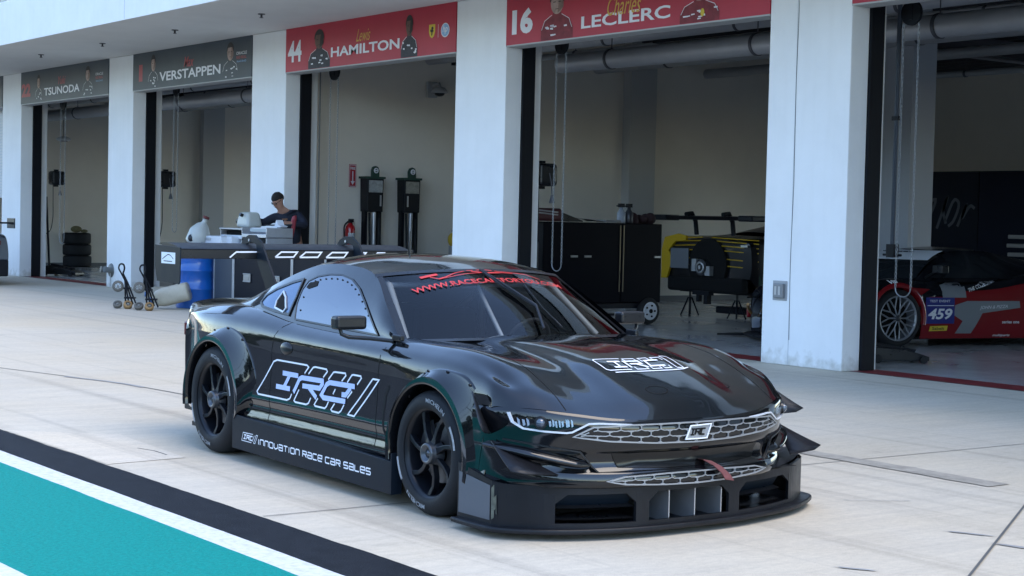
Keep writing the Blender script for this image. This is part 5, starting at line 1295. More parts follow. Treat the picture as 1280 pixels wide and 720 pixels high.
# folded trolleys
def trolley(x, y, label, rz):
    t = thing('wheel_trolley', label, 'trolley', (x, y, 0), rz, 'pair of folded wheel trolleys')
    t.scale = (1.12,) * 3
    m = MB()
    lp = [(-.045, 0, .52), (-.085, 0, .60), (-.065, 0, .655), (-.02, 0, .655), (.0, 0, .60), (-.02, 0, .52)]
    m.tube(dens(lp, 4), .013, 6); m.tube([(-.045, 0, .52), (.02, 0, .40), (.12, .06, .06)], .014, 6); m.tube([(-.02, 0, .52), (.06, .0, .36), (.20, -.05, .05)], .014, 6)
    m.tube([(.0, .05, .42), (.0, .10, .08)], .014, 6); m.tube([(.02, -.05, .42), (.10, -.10, .06)], .014, 6)
    m.box((.05, 0, .30), (.10, .10, .03)); m.box((.09, 0, .16), (.16, .10, .025)); m.build('frame', M_black, t)
    def caster(px, py, pz, r, wd, ax, mt):
        M_ = Matrix.Translation((px, py, pz)) @ ax
        w = MB().lathe([(r * .55, -wd / 2), (r * .95, -wd / 2), (r, -wd * .3), (r, wd * .3), (r * .95, wd / 2), (r * .55, wd / 2)], 24, M_).build('caster', mt, t)
        h_ = MB(); h_.cyl((0, 0, -wd * .45), (0, 0, wd * .45), r * .25, n=12, M=M_)
        for k in range(6): h_.box((r * .4 * math.cos(k * PI / 3), r * .4 * math.sin(k * PI / 3), 0), (r * .16, r * .16, wd * .6), M=M_)
        h_.lathe([(r * .56, -wd * .4), (r * .56, wd * .4)], 20, M_); h_.build('hub', mat('pale caster hub', (.17, .17, .155), .5), w)
    Mx = Matrix.Rotation(R_(80), 4, 'X'); 
    caster(-.085, -.03, .33, .085, .04, Mx @ Matrix.Rotation(R_(10), 4, 'Y'), mat('grey caster tread', (.10, .095, .08), .6))
    caster(-.07, -.10, .062, .068, .05, Matrix.Rotation(R_(38), 4, 'X'), mat('grey caster tread', (.10, .095, .08), .6))
    caster(.09, -.14, .060, .066, .06, Matrix.Rotation(R_(48), 4, 'X') @ Matrix.Rotation(R_(15), 4, 'Y'), mat('tan caster tread', (.27, .16, .06), .6, noise=.3))
trolley(-26.22, -2.85, 'left folded black wheel trolley standing on tan casters', R_(53.8)); trolley(-25.66, -2.72, 'right folded black wheel trolley beside the lying jugs', R_(53.8))
# things on the bench
def tray(x, y, z, w, d, h, label, nm='steel_tray', fc=None):
    t = thing(nm, label, 'tray', (x, y, z), R_(3))
    m = MB(); m.box((0, 0, .006), (w, d, .012)); 
    for sx in (-1, 1): m.box((sx * (w / 2 - .008), 0, h / 2), (.016, d, h))
    m.box((0, d / 2 - .006, h / 2), (w, .012, h)); m.box((0, -d / 2 + .006, .03), (w, .012, .05)); m.build('shell', M_alu if fc is None else fc, t, bevel=.003)
    return t
M_case_w = mat('white enamel case', (.58, .60, .62), .4)
for k, (x, z, w, lab) in enumerate(((-25.95, 1.08, .95, 'flat white instrument box at the front left of the bench'), (-25.55, 1.08, .50, 'small white box stacked beside the flat white instrument box'))):
    t = thing('instrument_box', lab, 'box', (x, -1.25 + .1 * k, z)); MB().box((0, 0, .075), (w, .42, .15)).build('box_body', M_case_w, t, bevel=.012); MB().box((0, -.215, .10), (w * .2, .012, .04)).build('latch', M_alu, t); MB().box((0, 0, .152), (w * .96, .40, .006)).build('lid_seam', mat('pale lid', (.50, .52, .54), .4), t)
t = tray(-25.52, -1.0, 1.08, .78, .5, .30, 'open silver drawer unit with a black slot left of the man'); MB().box((0, -.235, .15), (.72, .02, .06)).build('drawer_front', M_case_w, t); MB().box((0, -.1, .285), (.78, .34, .02)).build('upper_shelf', M_alu, t); MB().box((0, 0, .20), (.7, .3, .10)).build('dark_recess', M_void, t)
t = tray(-24.72, -1.0, 1.08, .80, .5, .15, 'lower steel rack in front of the man'); MB().box((0, -.05, .08), (.74, .42, .10)).build('dark_recess', M_void, t)
t = tray(-24.72, -1.0, 1.235, .80, .5, .16, 'upper steel rack stacked in front of the man'); MB().box((.1, -.10, .12), (.55, .25, .05)).build('printer_slab', mat('blue grey slab', (.30, .36, .38), .35), t); MB().box((.1, -.12, .15), (.45, .2, .02)).build('slab_top', M_case_w, t); MB().tube([(-.45, .2, .2), (.45, .2, .22)], .012, 6).build('rail', M_black, t)
t = thing('white_tank', 'white plastic tank with a black cap under the hand of the man', 'tank', (-25.52, -.92, 1.39))
m = MB().box((0, 0, .13), (.46, .30, .26), taper=(.72, .8)); m.build('tank_body', M_pe, t, bevel=.055, seg=4)
MB().cyl((-.30, -.05, .10), (-.22, -.05, .12), .055, n=14).cyl((.05, -.15, .20), (.05, -.20, .22), .03, n=12).build('cap', M_satin, t)
m = MB(); m.prism([(0, 0), (.10, 0), (.16, .10), (.22, .02), (.34, 0), (.30, -.02), (0, -.02)], -.06, .06, Matrix.Translation((-24.55, -.95, 1.43)) @ Matrix.Rotation(R_(90), 4, 'X')); o = m.build('crumpled_cloth', mat('white paper', (.62, .64, .66), .8)); tag(o, 'crumpled white paper towel on the upper steel rack', 'paper')
o = MB().tube([(-25.9, -.85, 1.05), (-25.88, -.85, 1.62)], .02, 8).build('black_rod', M_black); tag(o, 'short upright black rod behind the white boxes', 'rod')
o = MB().tube(dens([(-24.36, -.72, 1.5), (-24.33, -.70, 1.60), (-24.38, -.70, 1.40), (-24.40, -.74, 1.2)], 3), .035, 8).build('red_hose', mat('dull red hose', (.25, .03, .04), .5)); tag(o, 'short red hose hanging beside the racks at the hand of the man', 'hose')
# ================================================================ stacked tyres, stand and jack in the left bay
def plain_tyre(par, name, x, y, z, r, w, m=M_tyre):
    o = MB().lathe([(r * .60, 0), (r * .78, -.008), (r * .95, .01), (r, .05), (r, w - .05), (r * .95, w - .01), (r * .78, w + .008), (r * .60, w)], 40, Matrix.Translation((x, y, z))).build(name, m, par)
    return o
for k, lab in enumerate(('bottom tyre of the stack against the beige wall', 'middle tyre of the stack against the beige wall', 'top tyre of the stack with the yellowish rag on it')):
    t = thing('stacked_tyre', lab, 'tyre', (-46.15 + .02 * k, 4.2 - .02 * k, .01 + .325 * k), 0, 'tyres stacked in the left bay')
    plain_tyre(t, 'carcass', 0, 0, 0, .40, .31); MB().lathe([(.24, .02), (.10, .02), (.10, .28), (.24, .28)], 24).build('rim', M_rim, t)
o = MB().ball((-46.0, 4.1, 1.08), .16, 12, 8, sc=(1, 1, .6)).ball((-45.9, 4.3, 1.03), .10, 10, 6, sc=(1.2, 1, .5)).build('rag', mat('yellowish rag', (.20, .18, .09), .9, noise=.4, nscale=10)); tag(o, 'yellowish rag lying on the tyre stack', 'rag')
def floor_jack(x, y, rz, label, s=1.):
    t = thing('floor_jack', label, 'jack', (x, y, 0), rz, None, s)
    MB().prism([(0, .03), (.75, .03), (.75, .08), (.45, .17), (0, .20)], -.16, .16, Matrix(((1, 0, 0, 0), (0, 0, -1, 0), (0, 1, 0, 0), (0, 0, 0, 1)))).build('chassis', M_satin, t, bevel=.01)
    MB().prism([(.1, .16), (.6, .12), (.62, .16), (.12, .24)], -.05, .05, Matrix(((1, 0, 0, 0), (0, 0, -1, 0), (0, 1, 0, 0), (0, 0, 0, 1)))).build('lift_arm', M_black, t)
    for px, r in ((.08, .055), (.66, .045)):
        for s_ in (-1, 1): MB().cyl((px, s_ * .17, r), (px, s_ * .21, r), r, n=16).build('wheel', M_blk_rub, t)
    return t
j = floor_jack(-40.0, 1.0, R_(35), 'low black floor jack beside the inner pillar of the left bay', 1.25)
MB().cyl((.05, 0, .18), (-.05, .02, 1.55), .022, n=8).build('handle', M_black, j)
floor_jack(-13.75, 1.35, R_(62), 'low black floor jack on the floor in front of the red car', 1.0)
t = thing('ceiling_dome', 'white round ceiling fitting hanging in the left bay', 'dome unit', (-42.9, 2.5, 3.45))
MB().lathe([(0, .0), (.16, .0), (.20, .05), (.12, .10), (.05, .12), (0, .12)], 24).build('bowl', mat('fitting white', (.5, .5, .5), .5), t); MB().cyl((0, 0, .12), (0, 0, 2.0), .012, n=6).build('rod', M_black, t); MB().cyl((0, 0, -.02), (0, 0, 0), .10, n=16).build('lens', M_satin, t)

# ================================================================ black tool cabinets on a wheeled cart
t = thing('tool_cabinet', 'tall black double cabinet on a wheeled cart under clutter', 'cabinet', (-20.61, 2.6, 0), R_(90))
Mc = mat('black cabinet enamel', (.002, .0025, .005), .45, spec=.08)
for a, b in ((-1.21, .33), (.35, 1.18)): MB().box(((a + b) / 2, 0, .98), (b - a, .62, 1.26)).build('cabinet_body', Mc, t, bevel=.015)
for x in (.305, .375): MB().box((x, -.318, 1.05), (.018, .012, 1.05)).build('edge_strip', mat('brushed brass strip', (.20, .17, .12), .35, metal=.7), t)
for x in (-.62, -.35, 1.08): m = MB(); m.box((x, -.325, 1.08), (.13, .02, .03)); m.build('handle', mat('latch steel', (.30, .31, .32), .35, metal=.8), t)
m = MB(); m.box((0, 0, .30), (2.3, .56, .08)); m.box((0, -.22, .16), (2.0, .04, .04)); m.build('cart_frame', M_black, t)
def cart_wheel(px):
    w = MB().lathe([(.13, -.05), (.20, -.05), (.215, -.02), (.215, .02), (.20, .05), (.13, .05)], 32, Matrix.Translation((px, -.30, .215)) @ Matrix.Rotation(R_(90), 4, 'X')).build('wheel', M_blk_rub, t)
    r = MB(); Mw = Matrix.Translation((px, -.36, .215)) @ Matrix.Rotation(R_(90), 4, 'X'); r.lathe([(.145, 0), (.13, .012), (.10, -.005), (.06, -.01), (.05, .01), (0, .01)], 24, Mw); r.build('rim', mat('white steel rim', (.55, .55, .55), .4), w)
    q = MB()
    for k in range(5): q.cyl((px + .09 * math.cos(k * 1.257), -.375, .215 + .09 * math.sin(k * 1.257)), (px + .09 * math.cos(k * 1.257), -.36, .215 + .09 * math.sin(k * 1.257)), .016, n=8)
    q.cyl((px, -.385, .215), (px, -.36, .215), .035, n=10); q.build('lug', M_void, w)
cart_wheel(.93); cart_wheel(-.85)
t = thing('gas_cylinder', 'slim dark gas cylinder standing left of the black cabinets', 'gas cylinder', (-20.35, 1.13, 0))
MB().lathe([(0, .0), (.16, 0), (.165, .03), (.165, 1.25), (.14, 1.36), (.06, 1.44), (.05, 1.50), (0, 1.5)], 28).build('cylinder_body', mat('dark grey green cylinder', (.03, .04, .045), .35), t); MB().lathe([(.0, 1.68), (.05, 1.68), (.07, 1.64), (.075, 1.50), (.0, 1.50)], 16).build('valve_cap', M_black, t)
t = thing('red_hand_tool', 'black and red tool case with silver bars on the left end of the cabinets', 'tool', (-20.55, 1.50, 1.615), R_(90))
MB().box((0, 0, .10), (.62, .34, .20)).build('tool_case', mat('dark maroon', (.06, .012, .016), .5), t, bevel=.04); m = MB()
for z in (.13, .17): m.tube([(-.18, -.18, z), (.20, -.19, z - .03)], .012, 6)
m.build('silver_bar', M_alu, t); MB().prism([(.2, .18), (.75, .02), (.75, 0), (.2, .0)], -.12, .12, Matrix.Rotation(R_(90), 4, 'X')).build('black_flap', M_satin, t)
for x, lab in ((3.04, 'clear spray bottle on the cabinets left of its pair'), (3.20, 'dark spray bottle on the cabinets right of its pair')):
    t = thing('spray_bottle', lab, 'bottle', (-20.45, x, 1.612)); MB().lathe([(0, 0), (.065, 0), (.07, .02), (.07, .16), (.03, .22), (.028, .25), (0, .25)], 18).build('bottle_body', mat('bottle ' + ('grey' if x < 3.1 else 'dark'), (.25, .27, .30) if x < 3.1 else (.03, .03, .035), .3), t); MB().box((0, 0, .28), (.05, .10, .06)).box((0, -.07, .27), (.02, .05, .02)).build('trigger', M_black, t)
o = MB().box((-20.45, 2.78, 1.635), (.25, .30, .04)).build('folded_rag', mat('grey rag', (.20, .19, .18), .9)); tag(o, 'grey folded rag on the cabinets left of the spray bottles', 'rag')
m = MB(); rn = random.Random(3)
for k in range(9): m.ball((-20.55 + rn.uniform(-.12, .12), 3.52 + rn.uniform(-.20, .22), 1.65 + rn.uniform(0, .06)), rn.uniform(.06, .10), 10, 7)
o = m.build('bundled_cover', mat('dark red black cloth', (.035, .014, .016), .8, noise=.5, nscale=6)); tag(o, 'dark bundled cover heaped at the right end of the cabinets', 'cover')
o = MB().grid([[(-20.8 + .1 * j, 1.75 + .11 * i, 1.63 + .06 * math.sin(PI * i / 8) * (1 - .1 * j)) for j in range(5)] for i in range(9)], True).build('windshield_sheet', mat('dark clear sheet', (.05, .055, .06), .2)); tag(o, 'dark curved plastic sheet lying on top of the cabinets', 'sheet')

# ================================================================ generic mid-engined race cars of the garage
def mini_wheel(par, x, s, r, rim_r, w, yo, N, mt, twist=.22, tyre=True):
    root = bpy.data.objects.new('wheel', None); COL.objects.link(root); root.parent = par
    root.matrix_local = Matrix.Translation((x, s * yo, r)) @ Matrix.Rotation(R_(90) * (-s), 4, 'X')
    MB().lathe([(rim_r - .005, -.01), (rim_r + .01, 0), (rim_r + (r - rim_r) * .6, 0), (r - .015, -.015), (r, -.05), (r, -w + .05), (r - .02, -w), (rim_r, -w)][::-1], 56).build('tyre', M_tyre, root)
    rm = MB().lathe([(rim_r - .022, -.02), (rim_r - .002, -.004), (rim_r + .004, -.006), (rim_r, -.014), (rim_r - .03, -.06), (rim_r - .03, -w)][::-1], 56); rm.build('rim', mt, root)
    MB().lathe([(rim_r - .03, -.16), (0, -.16)], 32, smooth=False).build('wheel_back', M_void, root)
    sp_ = MB()
    for k in range(N):
        a = 2 * PI * k / N
        for tw in (-twist, twist):
            q0 = (.035 * math.cos(a), .035 * math.sin(a)); q1 = (rim_r * .45 * math.cos(a), rim_r * .45 * math.sin(a)); q2 = ((rim_r - .015) * math.cos(a + tw), (rim_r - .015) * math.sin(a + tw))
            sp_.tube([(q0[0], q0[1], -.02), (q1[0], q1[1], -.028), (q2[0], q2[1], -.018)], .0095, 6)
    sp_.build('spokes', mt, root)
    MB().lathe([(0, -.005), (.03, -.005), (.045, -.02), (.05, -.05)][::-1], 20).build('hub', mat('hub dark', (.05, .05, .055), .4, metal=.5), root)
def gt_car(name, label, cat_, loc, rz, s, paint_top, paint_side, rims=None, cabp=None, nose_x=9., wheels=(1, 1), wing=False, cabin=M_void, light=True):
    t = thing(name, label, cat_, loc, rz, None, s)
    K = [(1.16, .30, .70, .36, .20), (1.08, .40, .80, .46, .13), (.85, .54, .90, .60, .10), (.5, .66, .93, .73, .10), (.05, .76, .94, .81, .10), (-.35, .84, .945, .79, .10), (-.8, .86, .95, .76, .10), (-1.4, .88, .955, .78, .10), (-2.0, .93, .965, .88, .10), (-2.6, .95, .975, .93, .11), (-3.1, .95, .965, .93, .14), (-3.45, .93, .93, .91, .22), (-3.56, .90, .90, .86, .32)]
    rows = []
    for u, zc, v, zs, zb in K:
        fx = .0 if u < .9 else .22
        rows.append([(u, 0, zc), (u - fx * .1, v * .35, zc - .01), (u - fx * .5, v * .62, zc - .03 + (zs - zc) * .2), (u - fx * 1.2, v * .84, zs), (u - fx * 1.5, v * .95, zs - .04), (u - fx * 1.6, v, (zs + zb) * .52), (u - fx * 1.6, v, zb + .12), (u - fx * 1.4, v * .97, zb)])
    g = densgrid(rows, 4, 4)
    wx, wr = (0, -2.65), .36
    def cut(c): return abs(c[1]) > .55 and any(math.hypot(c[0] - x, c[2] - .345) < wr + .03 for x in wx)
    top, side = MB(), MB(); h, w = len(g), len(g[0])
    for sg in (1, -1):
        V = [(p[0], sg * p[1], p[2]) for r in g for p in r]
        for mb_, cond in ((top, lambda j, x: j < 17 or x > nose_x), (side, lambda j, x: j >= 17 and x <= nose_x)):
            o = len(mb_.v); mb_.v += V
            for i in range(h - 1):
                for j in range(w - 1):
                    if not cond(j, g[i][j][0]): continue
                    q = [i * w + j, (i + 1) * w + j, (i + 1) * w + j + 1, i * w + j + 1]; c = [sum(V[k][x] for k in q) / 4 for x in range(3)]
                    if cut(c): continue
                    if -2.3 < c[0] < -.2 and abs(c[1]) < .5: continue
                    mb_.f.append(tuple(o + k for k in (q if sg > 0 else q[::-1]))); mb_.sm.append(True)
    top.build('hood_and_deck', paint_top, t); sd_ = side.build('body_side', paint_side, t)
    bv = BVHTree.FromPolygons([Vector(v) for v in top.v + side.v], top.f + [tuple(k + len(top.v) for k in f) for f in side.f])
    # ends and arches
    for e, nm in ((0, 'nose'), (-1, 'tail')):
        r = g[e]; mb_ = MB()
        for sg in (1, -1):
            a = [(p[0], sg * p[1], p[2]) for p in r]; b = [(p[0] - (.02 if e else -.02), sg * p[1] * .8, min(max(p[2], .2), .8)) for p in r]; c = [(r[0][0] - (.03 if e else -.03), 0, min(max(p[2], .22), .75)) for p in r]; mb_.grid([a, b, c], True)
        mb_.build(nm, paint_top, t)
    MB().prism([(1.26, -.2), (1.26, .2), (1.12, .62), (.85, .95), (.55, .97), (.55, -.97), (.85, -.95), (1.12, -.62)], .05, .075).build('splitter', M_matte, t)
    for x in wx:
        for sg in (1, -1):
            gg = []; ar = MB()
            for i in range(21):
                a = -.2 + (PI + .4) * i / 20; gg.append([(x + rr * math.cos(a), sg * y, .345 + rr * math.sin(a)) for rr, y in ((wr + .0, .70), (wr, .965), (wr + .02, .985), (wr + .06, .955))])
            ar.grid(gg, True); ar.build('wheel_arch', paint_side, t)
    # cabin
    A = [(.02, .02, .78), (-.12, .45, .79), (-.42, .72, .80)]; 
    B = [(-.86, .02, 1.135), (-.90, .35, 1.13), (-1.0, .54, 1.10)]
    def mir3(L): return [(x, -y, z) for x, y, z in L[::-1]] + L
    wsg = [[lerp3(a, b, i / 6) for a, b in zip(dens(mir3(A), 3), dens(mir3(B), 3))] for i in range(7)]
    wsg = [[(x + .03 * math.sin(PI * i / 6), y, z + .05 * math.sin(PI * i / 6)) for x, y, z in r] for i, r in enumerate(wsg)]
    MB().grid(wsg, True).build('windshield', mat('dark car glass', (.012, .015, .018), .07), t)
    rf = []
    for u, v, z in [(-1.0, .54, 1.12), (-1.25, .56, 1.15), (-1.6, .54, 1.14), (-2.1, .48, 1.07), (-2.7, .42, .97)]:
        rf.append([(u + .12 * (1 - (k / 5) ** 2) * (1 if u > -1.1 else 0), v * k / 5, z + (.035 + .0) * (1 - (k / 5) ** 2)) for k in range(-5, 6)])
    rfd = densgrid(rf, 4, 1); MB().grid(rfd, True).build('roof', cabp or paint_side, t)
    for sg in (1, -1):
        up = [(-.42, .72, .80), (-.72, .62, 1.0), (-1.0, .54, 1.12), (-1.25, .56, 1.15), (-1.6, .54, 1.14), (-2.1, .48, 1.07), (-2.7, .42, .97)]; lo = [(-.38, .80, .76), (-.72, .83, .765), (-1.0, .84, .77), (-1.3, .84, .78), (-1.7, .84, .82), (-2.2, .80, .90), (-2.75, .70, .94)]
        gg = [[(lambda p: (p[0], sg * p[1], p[2]))(lerp3(a, b, k / 6)) for k in range(7)] for a, b in zip(dens(up, 4), dens(lo, 4))]
        MB().grid(gg, True, flip=sg > 0).build('cabin_side', cabp or paint_side, t)
        wp = [(-.62, .81), (-.80, .98), (-1.02, 1.07), (-1.3, 1.10), (-1.62, 1.08), (-1.72, .90), (-1.6, .82)]
        cb = BVHTree.FromPolygons([Vector(p) for r in gg for p in r], [(i * 7 + j, i * 7 + j + 1, i * 7 + j + 8, i * 7 + j + 7) for i in range(len(gg) - 1) for j in range(6)])
        def fn(a, b, o, sg=sg, cb=cb):
            r_ = cb.ray_cast(Vector((a, sg * 2, b)), Vector((0, -sg, 0))); return tuple(r_[0] + Vector((0, sg * o, o * .4))) if r_[0] else (a, sg * (.83 + o), b)
        fillpoly(wp, fn, .008).build('side_window', mat('dark car glass', (.012, .015, .018), .07), t)
        MB().box((-.55, sg * 1.02, .93), (.10, .18, .09)).tube([(-.55, sg * .93, .90), (-.50, sg * .80, .82)], .014, 6).build('mirror', M_satin, t, bevel=.01)
    for x, r, on in ((0, .345, wheels[0]), (-2.65, .355, wheels[1])):
        if on:
            for sg in (1, -1): mini_wheel(t, x, sg, r, .268, .28, .975, 10, rims or M_rim)
        for sg in (1, -1): 
            gg = [[(x + (wr + .02) * math.cos(a), sg * y, .345 + (wr + .02) * math.sin(a)) for y in (.5, .93)] for a in [-.3 + (PI + .6) * i / 16 for i in range(17)]]
            q = MB().grid(gg, True); q.bx((x - wr, sg * .49, .12), (x + wr, sg * .5, .72)); q.build('wheel_well', M_void, t)
    MB().bx((-3.4, -.8, .08), (.9, .8, .12)).build('floor_pan', M_matte, t)
    return t, bv
M_fred = mat('deep red racing paint', (.20, .006, .010), .25, coat=.4)
M_fblk = mat('black racing wrap', (.005, .006, .009), .2, coat=.3)
M_grey_w = mat('grey wrap', (.20, .21, .22), .35)
fer, fbv = gt_car('red_race_car', 'red and black race car number 459 parked nose-out inside the right bay', 'race car', (-16.35, 3.89, 0), R_(-101.7), 1.16, M_fblk, M_fred, mat('grey race rim', (.26, .27, .29), .35, metal=.5), M_fblk, .35)
def fside(a, b, o):
    r_ = fbv.ray_cast(Vector((a - .10, 2, b)), Vector((0, -1, 0))); return (a - .10, (r_[0].y if r_[0] else .95) + o, b)
fpatch = lambda P, m, o, nm, par=fer: fillpoly(P, fside, o).build(nm, m, par)
fpatch([(-.19, .40), (-.25, .62), (-.40, .70), (-.55, .74), (-.56, .60), (-.30, .60)], M_fblk, .006, 'black_wrap')
fpatch([(-.54, .74), (-.90, .79), (-.91, .59), (-.56, .59)], M_grey_w, .006, 'grey_wrap')
fpatch([(-.92, .55), (-1.71, .55), (-1.72, .47), (-1.12, .40), (-.99, .16), (-.75, .16), (-.85, .31), (-.72, .38), (-.74, .50)], M_grey_w, .007, 'grey_wrap')
pn = fpatch([(-.31, .59), (-.73, .59), (-.72, .28), (-.29, .28)], mat('dark blue number panel', (.015, .02, .17), .4), .012, 'number_panel')
def fword(body, a, b, w, h, m, par, off=.016, bold=.02, shear=0., slope=0.):
    vs, fs = text_mesh(body, bold=bold, shear=shear, width=w, height=h); mb_ = MB(); mb_.add([fside(a - x, b + y + slope * x, off) for x, y, _ in vs], fs); mb_.build('lettering', m, par)
fword('459', -.33, .33, .36, .13, M_ink, pn, shear=.25, bold=.03); fword('TEST EVENT', -.36, .535, .30, .028, M_ink, pn, bold=.01)
m = MB(); vs, fs = stroke([(-.325, .495), (-.715, .495)], .008); m.add([fside(v[0], v[1], .016) for v in vs], fs); m.build('panel_line', M_ink, pn)
sb = fpatch([(-.37, .25), (-.63, .255), (-.62, .195), (-.36, .19)], M_shield, .012, 'yellow_sticker'); fword('Sabelt', -.40, .205, .18, .035, M_hair1, sb)
fword('THE COLLECTION', -.94, .655, .46, .045, M_ink, fer, slope=.28); fword('JOHN & PIZZA', -1.10, .44, .42, .05, M_ink, fer, bold=.0, shear=.3, slope=.04); fword('series one', -1.44, .28, .26, .035, M_ink, fer); fword('multiparts', -1.32, .115, .26, .035, M_ink, fer, shear=.2); fword('VIR', .22, .745, .16, .045, M_ink, fer, bold=.04, shear=-.3)
# white band across the top of its windshield
bd_ = [[(-.60, y * .56, .985) for y in []]]
def wpt(y, t_): 
    a, b = lerp3((-.02 - .38 * abs(y) ** 1.6, .72 * y, .79), (-.86 - .14 * abs(y) ** 2, .54 * y, 1.125), t_); 
g = []
for i in range(4):
    tt = .50 + .46 * i / 3; row = []
    for k in range(-8, 9):
        y = k / 8; a = (.02 - .44 * abs(y) ** 1.8, .72 * y, .79); b = (-.86 - .14 * abs(y) ** 2, .54 * y, 1.135); p = lerp3(a, b, tt); q = math.sin(PI * tt)
        row.append((p[0] + .03 * q + .016, p[1], p[2] + .05 * q + .014))
    g.append(row)
bn = MB().grid(g, True).build('windshield_banner', mat('banner white', (.62, .63, .64), .5), fer)
vs, fs = text_mesh('INTERNATIONAL CHALLENGE SERIES', bold=.01, width=.62, height=.02)
m = MB()
for k in range(26):
    y = -.52 + .04 * k; 
    if k % 4 == 3: continue
    a = (.02 - .44 * abs(y) ** 1.8, .72 * y, .79); b = (-.86 - .14 * abs(y) ** 2, .54 * y, 1.135); p = lerp3(a, b, .83); m.box((p[0] + .05, p[1], p[2] + .045), (.02, .018, .012))
m.build('banner_marks', M_suit1, bn)
fpl2 = MB()
for y, s_ in ((.62, 1), (-.62, -1)): fpl2.prism([(.95, y - .12), (1.12, y - .05 * s_), (.80, y + .22 * s_), (.62, y + .20 * s_)], .50, .52)
fpl2.build('headlight', mat('lamp cover', (.10, .11, .12), .1, coat=1), fer)
m = MB(); m.tube(dens([(1.02, -.70, .42), (.90, -.86, .34), (.70, -.97, .20)], 4), .018, 8); m.build('gold_stripe', mat('gold stripe', (.40, .22, .08), .4), fer)
m = MB().box((.80, -.94, .30), (.16, .04, .12)); m.build('red_corner', M_fred, fer, bevel=.02)
MB().prism([(1.30, -.95), (1.18, -1.02), (.75, -1.05), (.75, -.80)], .02, .045).build('dive_plane', M_matte, fer)
m = MB(); m.tube([(1.10, -.3, .33), (1.12, .3, .33)], .008, 6); m.build('tow_cable', M_alu, fer)

# ---- yellow and black car, rear to the door, on stands
M_ycar = mat('black wrap with gloss', (.005, .005, .007), .3, coat=.15); M_yel = mat('racing yellow', (.52, .33, .008), .35)
yc, ybv = gt_car('yellow_race_car', 'black and yellow race car on stands with its rear wheels off', 'race car', (-21.40, 10.0, .33), R_(90), 1.17, M_ycar, M_ycar, wheels=(1, 0))
m = MB()
for k, z in enumerate((.905, .855, .79, .72, .60, .50)):
    for sg in (1, -1): m.tube(dens([(-3.60, sg * .10, z + .01), (-3.60, sg * .45, z), (-3.56, sg * .78, z - .012), (-3.45, sg * .93, z - .02)], 4), .009, 5)
m.build('yellow_stripe', M_yel, yc)
m = MB(); m.prism([(.45, .93), (.62, .96), (.93, .90), (.99, .72), (.99, .28), (.86, .28), (.80, .45), (.70, .55), (.84, .70), (.70, .84), (.45, .87)], -.02, .02, Matrix(((0, 0, -1, -3.60), (1, 0, 0, 0), (0, 1, 0, 0), (0, 0, 0, 1)))); m.build('yellow_panel', M_yel, yc)
m = MB(); m.bx((-3.625, .38, .44), (-3.61, .78, .74)); m.build('grey_board', mat('board grey', (.15, .16, .17), .6), yc)
m = MB(); m.cyl((-3.635, -.05, .50), (-3.5, -.05, .50), .40, n=36); m.build('engine_cavity', M_void, yc)
m = MB().cyl((-3.72, 0, .47), (-3.6, 0, .47), .12, n=20); m.build('gearbox_flange', mat('gearbox grey', (.07, .07, .075), .4, metal=.6), yc)
m = MB().lathe([(.06, 0), (.09, 0), (.09, .02), (.06, .02)], 20, Matrix.Translation((-3.74, 0, .47)) @ Matrix.Rotation(R_(90), 4, 'Y')); m.cyl((-3.75, 0, .47), (-3.72, 0, .47), .03, n=12); m.box((-3.68, -.14, .42), (.08, .10, .14)).box((-3.68, .15, .50), (.08, .10, .18)); m.build('axle_hub', M_trim, yc)
MB().bx((-3.66, -.82, .10), (-3.50, .82, .33)).build('diffuser', M_void, yc, bevel=.05, seg=3); m = MB().box((-3.66, -.10, .0), (.08, .08, .14)).box((-3.66, .08, .02), (.06, .06, .12)).box((-3.66, 0, .09), (.10, .36, .06)); m.build('tow_bracket', M_black, yc)
MB().box((-3.60, -.78, .80), (.02, .12, .03)).build('tail_lamp', mat('lit tail lamp', (.7, .7, .6), .3), yc)
m = MB().prism([(-3.75, 1.17), (-3.72, 1.225), (-3.5, 1.235), (-3.42, 1.20), (-3.5, 1.17)], -.80, .80, Matrix(((1, 0, 0, 0), (0, 0, -1, 0), (0, 1, 0, 0), (0, 0, 0, 1)))); wg = m.build('rear_wing', M_ycar, yc)
for sg in (1, -1):
    MB().box((-3.6, sg * .93, 1.20), (.30, .30, .085)).build('wing_tip', M_matte, wg, bevel=.02)
    m = MB(); m.tube([(-3.45, sg * .40, .95), (-3.48, sg * .40, 1.15), (-3.56, sg * .40, 1.27), (-3.68, sg * .40, 1.25)], .035, 8); m.build('wing_mount', M_matte, wg)
def stand(x, y, label, h):
    t = thing('jack_stand', label, 'jack stand', (x, y, 0), 0, 'jack stands under the yellow and black car')
    m = MB()
    for a in range(4): m.cyl((.16 * math.cos(a * PI / 2 + .78), .16 * math.sin(a * PI / 2 + .78), 0), (.03 * math.cos(a * PI / 2 + .78), .03 * math.sin(a * PI / 2 + .78), h * .7), .014, n=6)
    m.build('leg', M_black, t); MB().cyl((0, 0, h * .55), (0, 0, h), .022, n=8).box((0, 0, h), (.14, .08, .02)).build('post', mat('stand grey', (.10, .10, .10), .5, metal=.4), t)
stand(-22.2, 6.15, 'left jack stand under the rear of the yellow and black car', .46); stand(-21.0, 6.15, 'right jack stand under the rear of the yellow and black car', .46); stand(-22.3, 8.0, 'far jack stand under the middle of the yellow and black car', .40)
o = MB().box((-21.4, 6.5, .12), (.75, .25, .12)).build('transmission_jack', M_black, None, bevel=.02); tag(o, 'low black bar shaped jack on the floor under the yellow and black car', 'jack')
m = MB()
rn = random.Random(8)
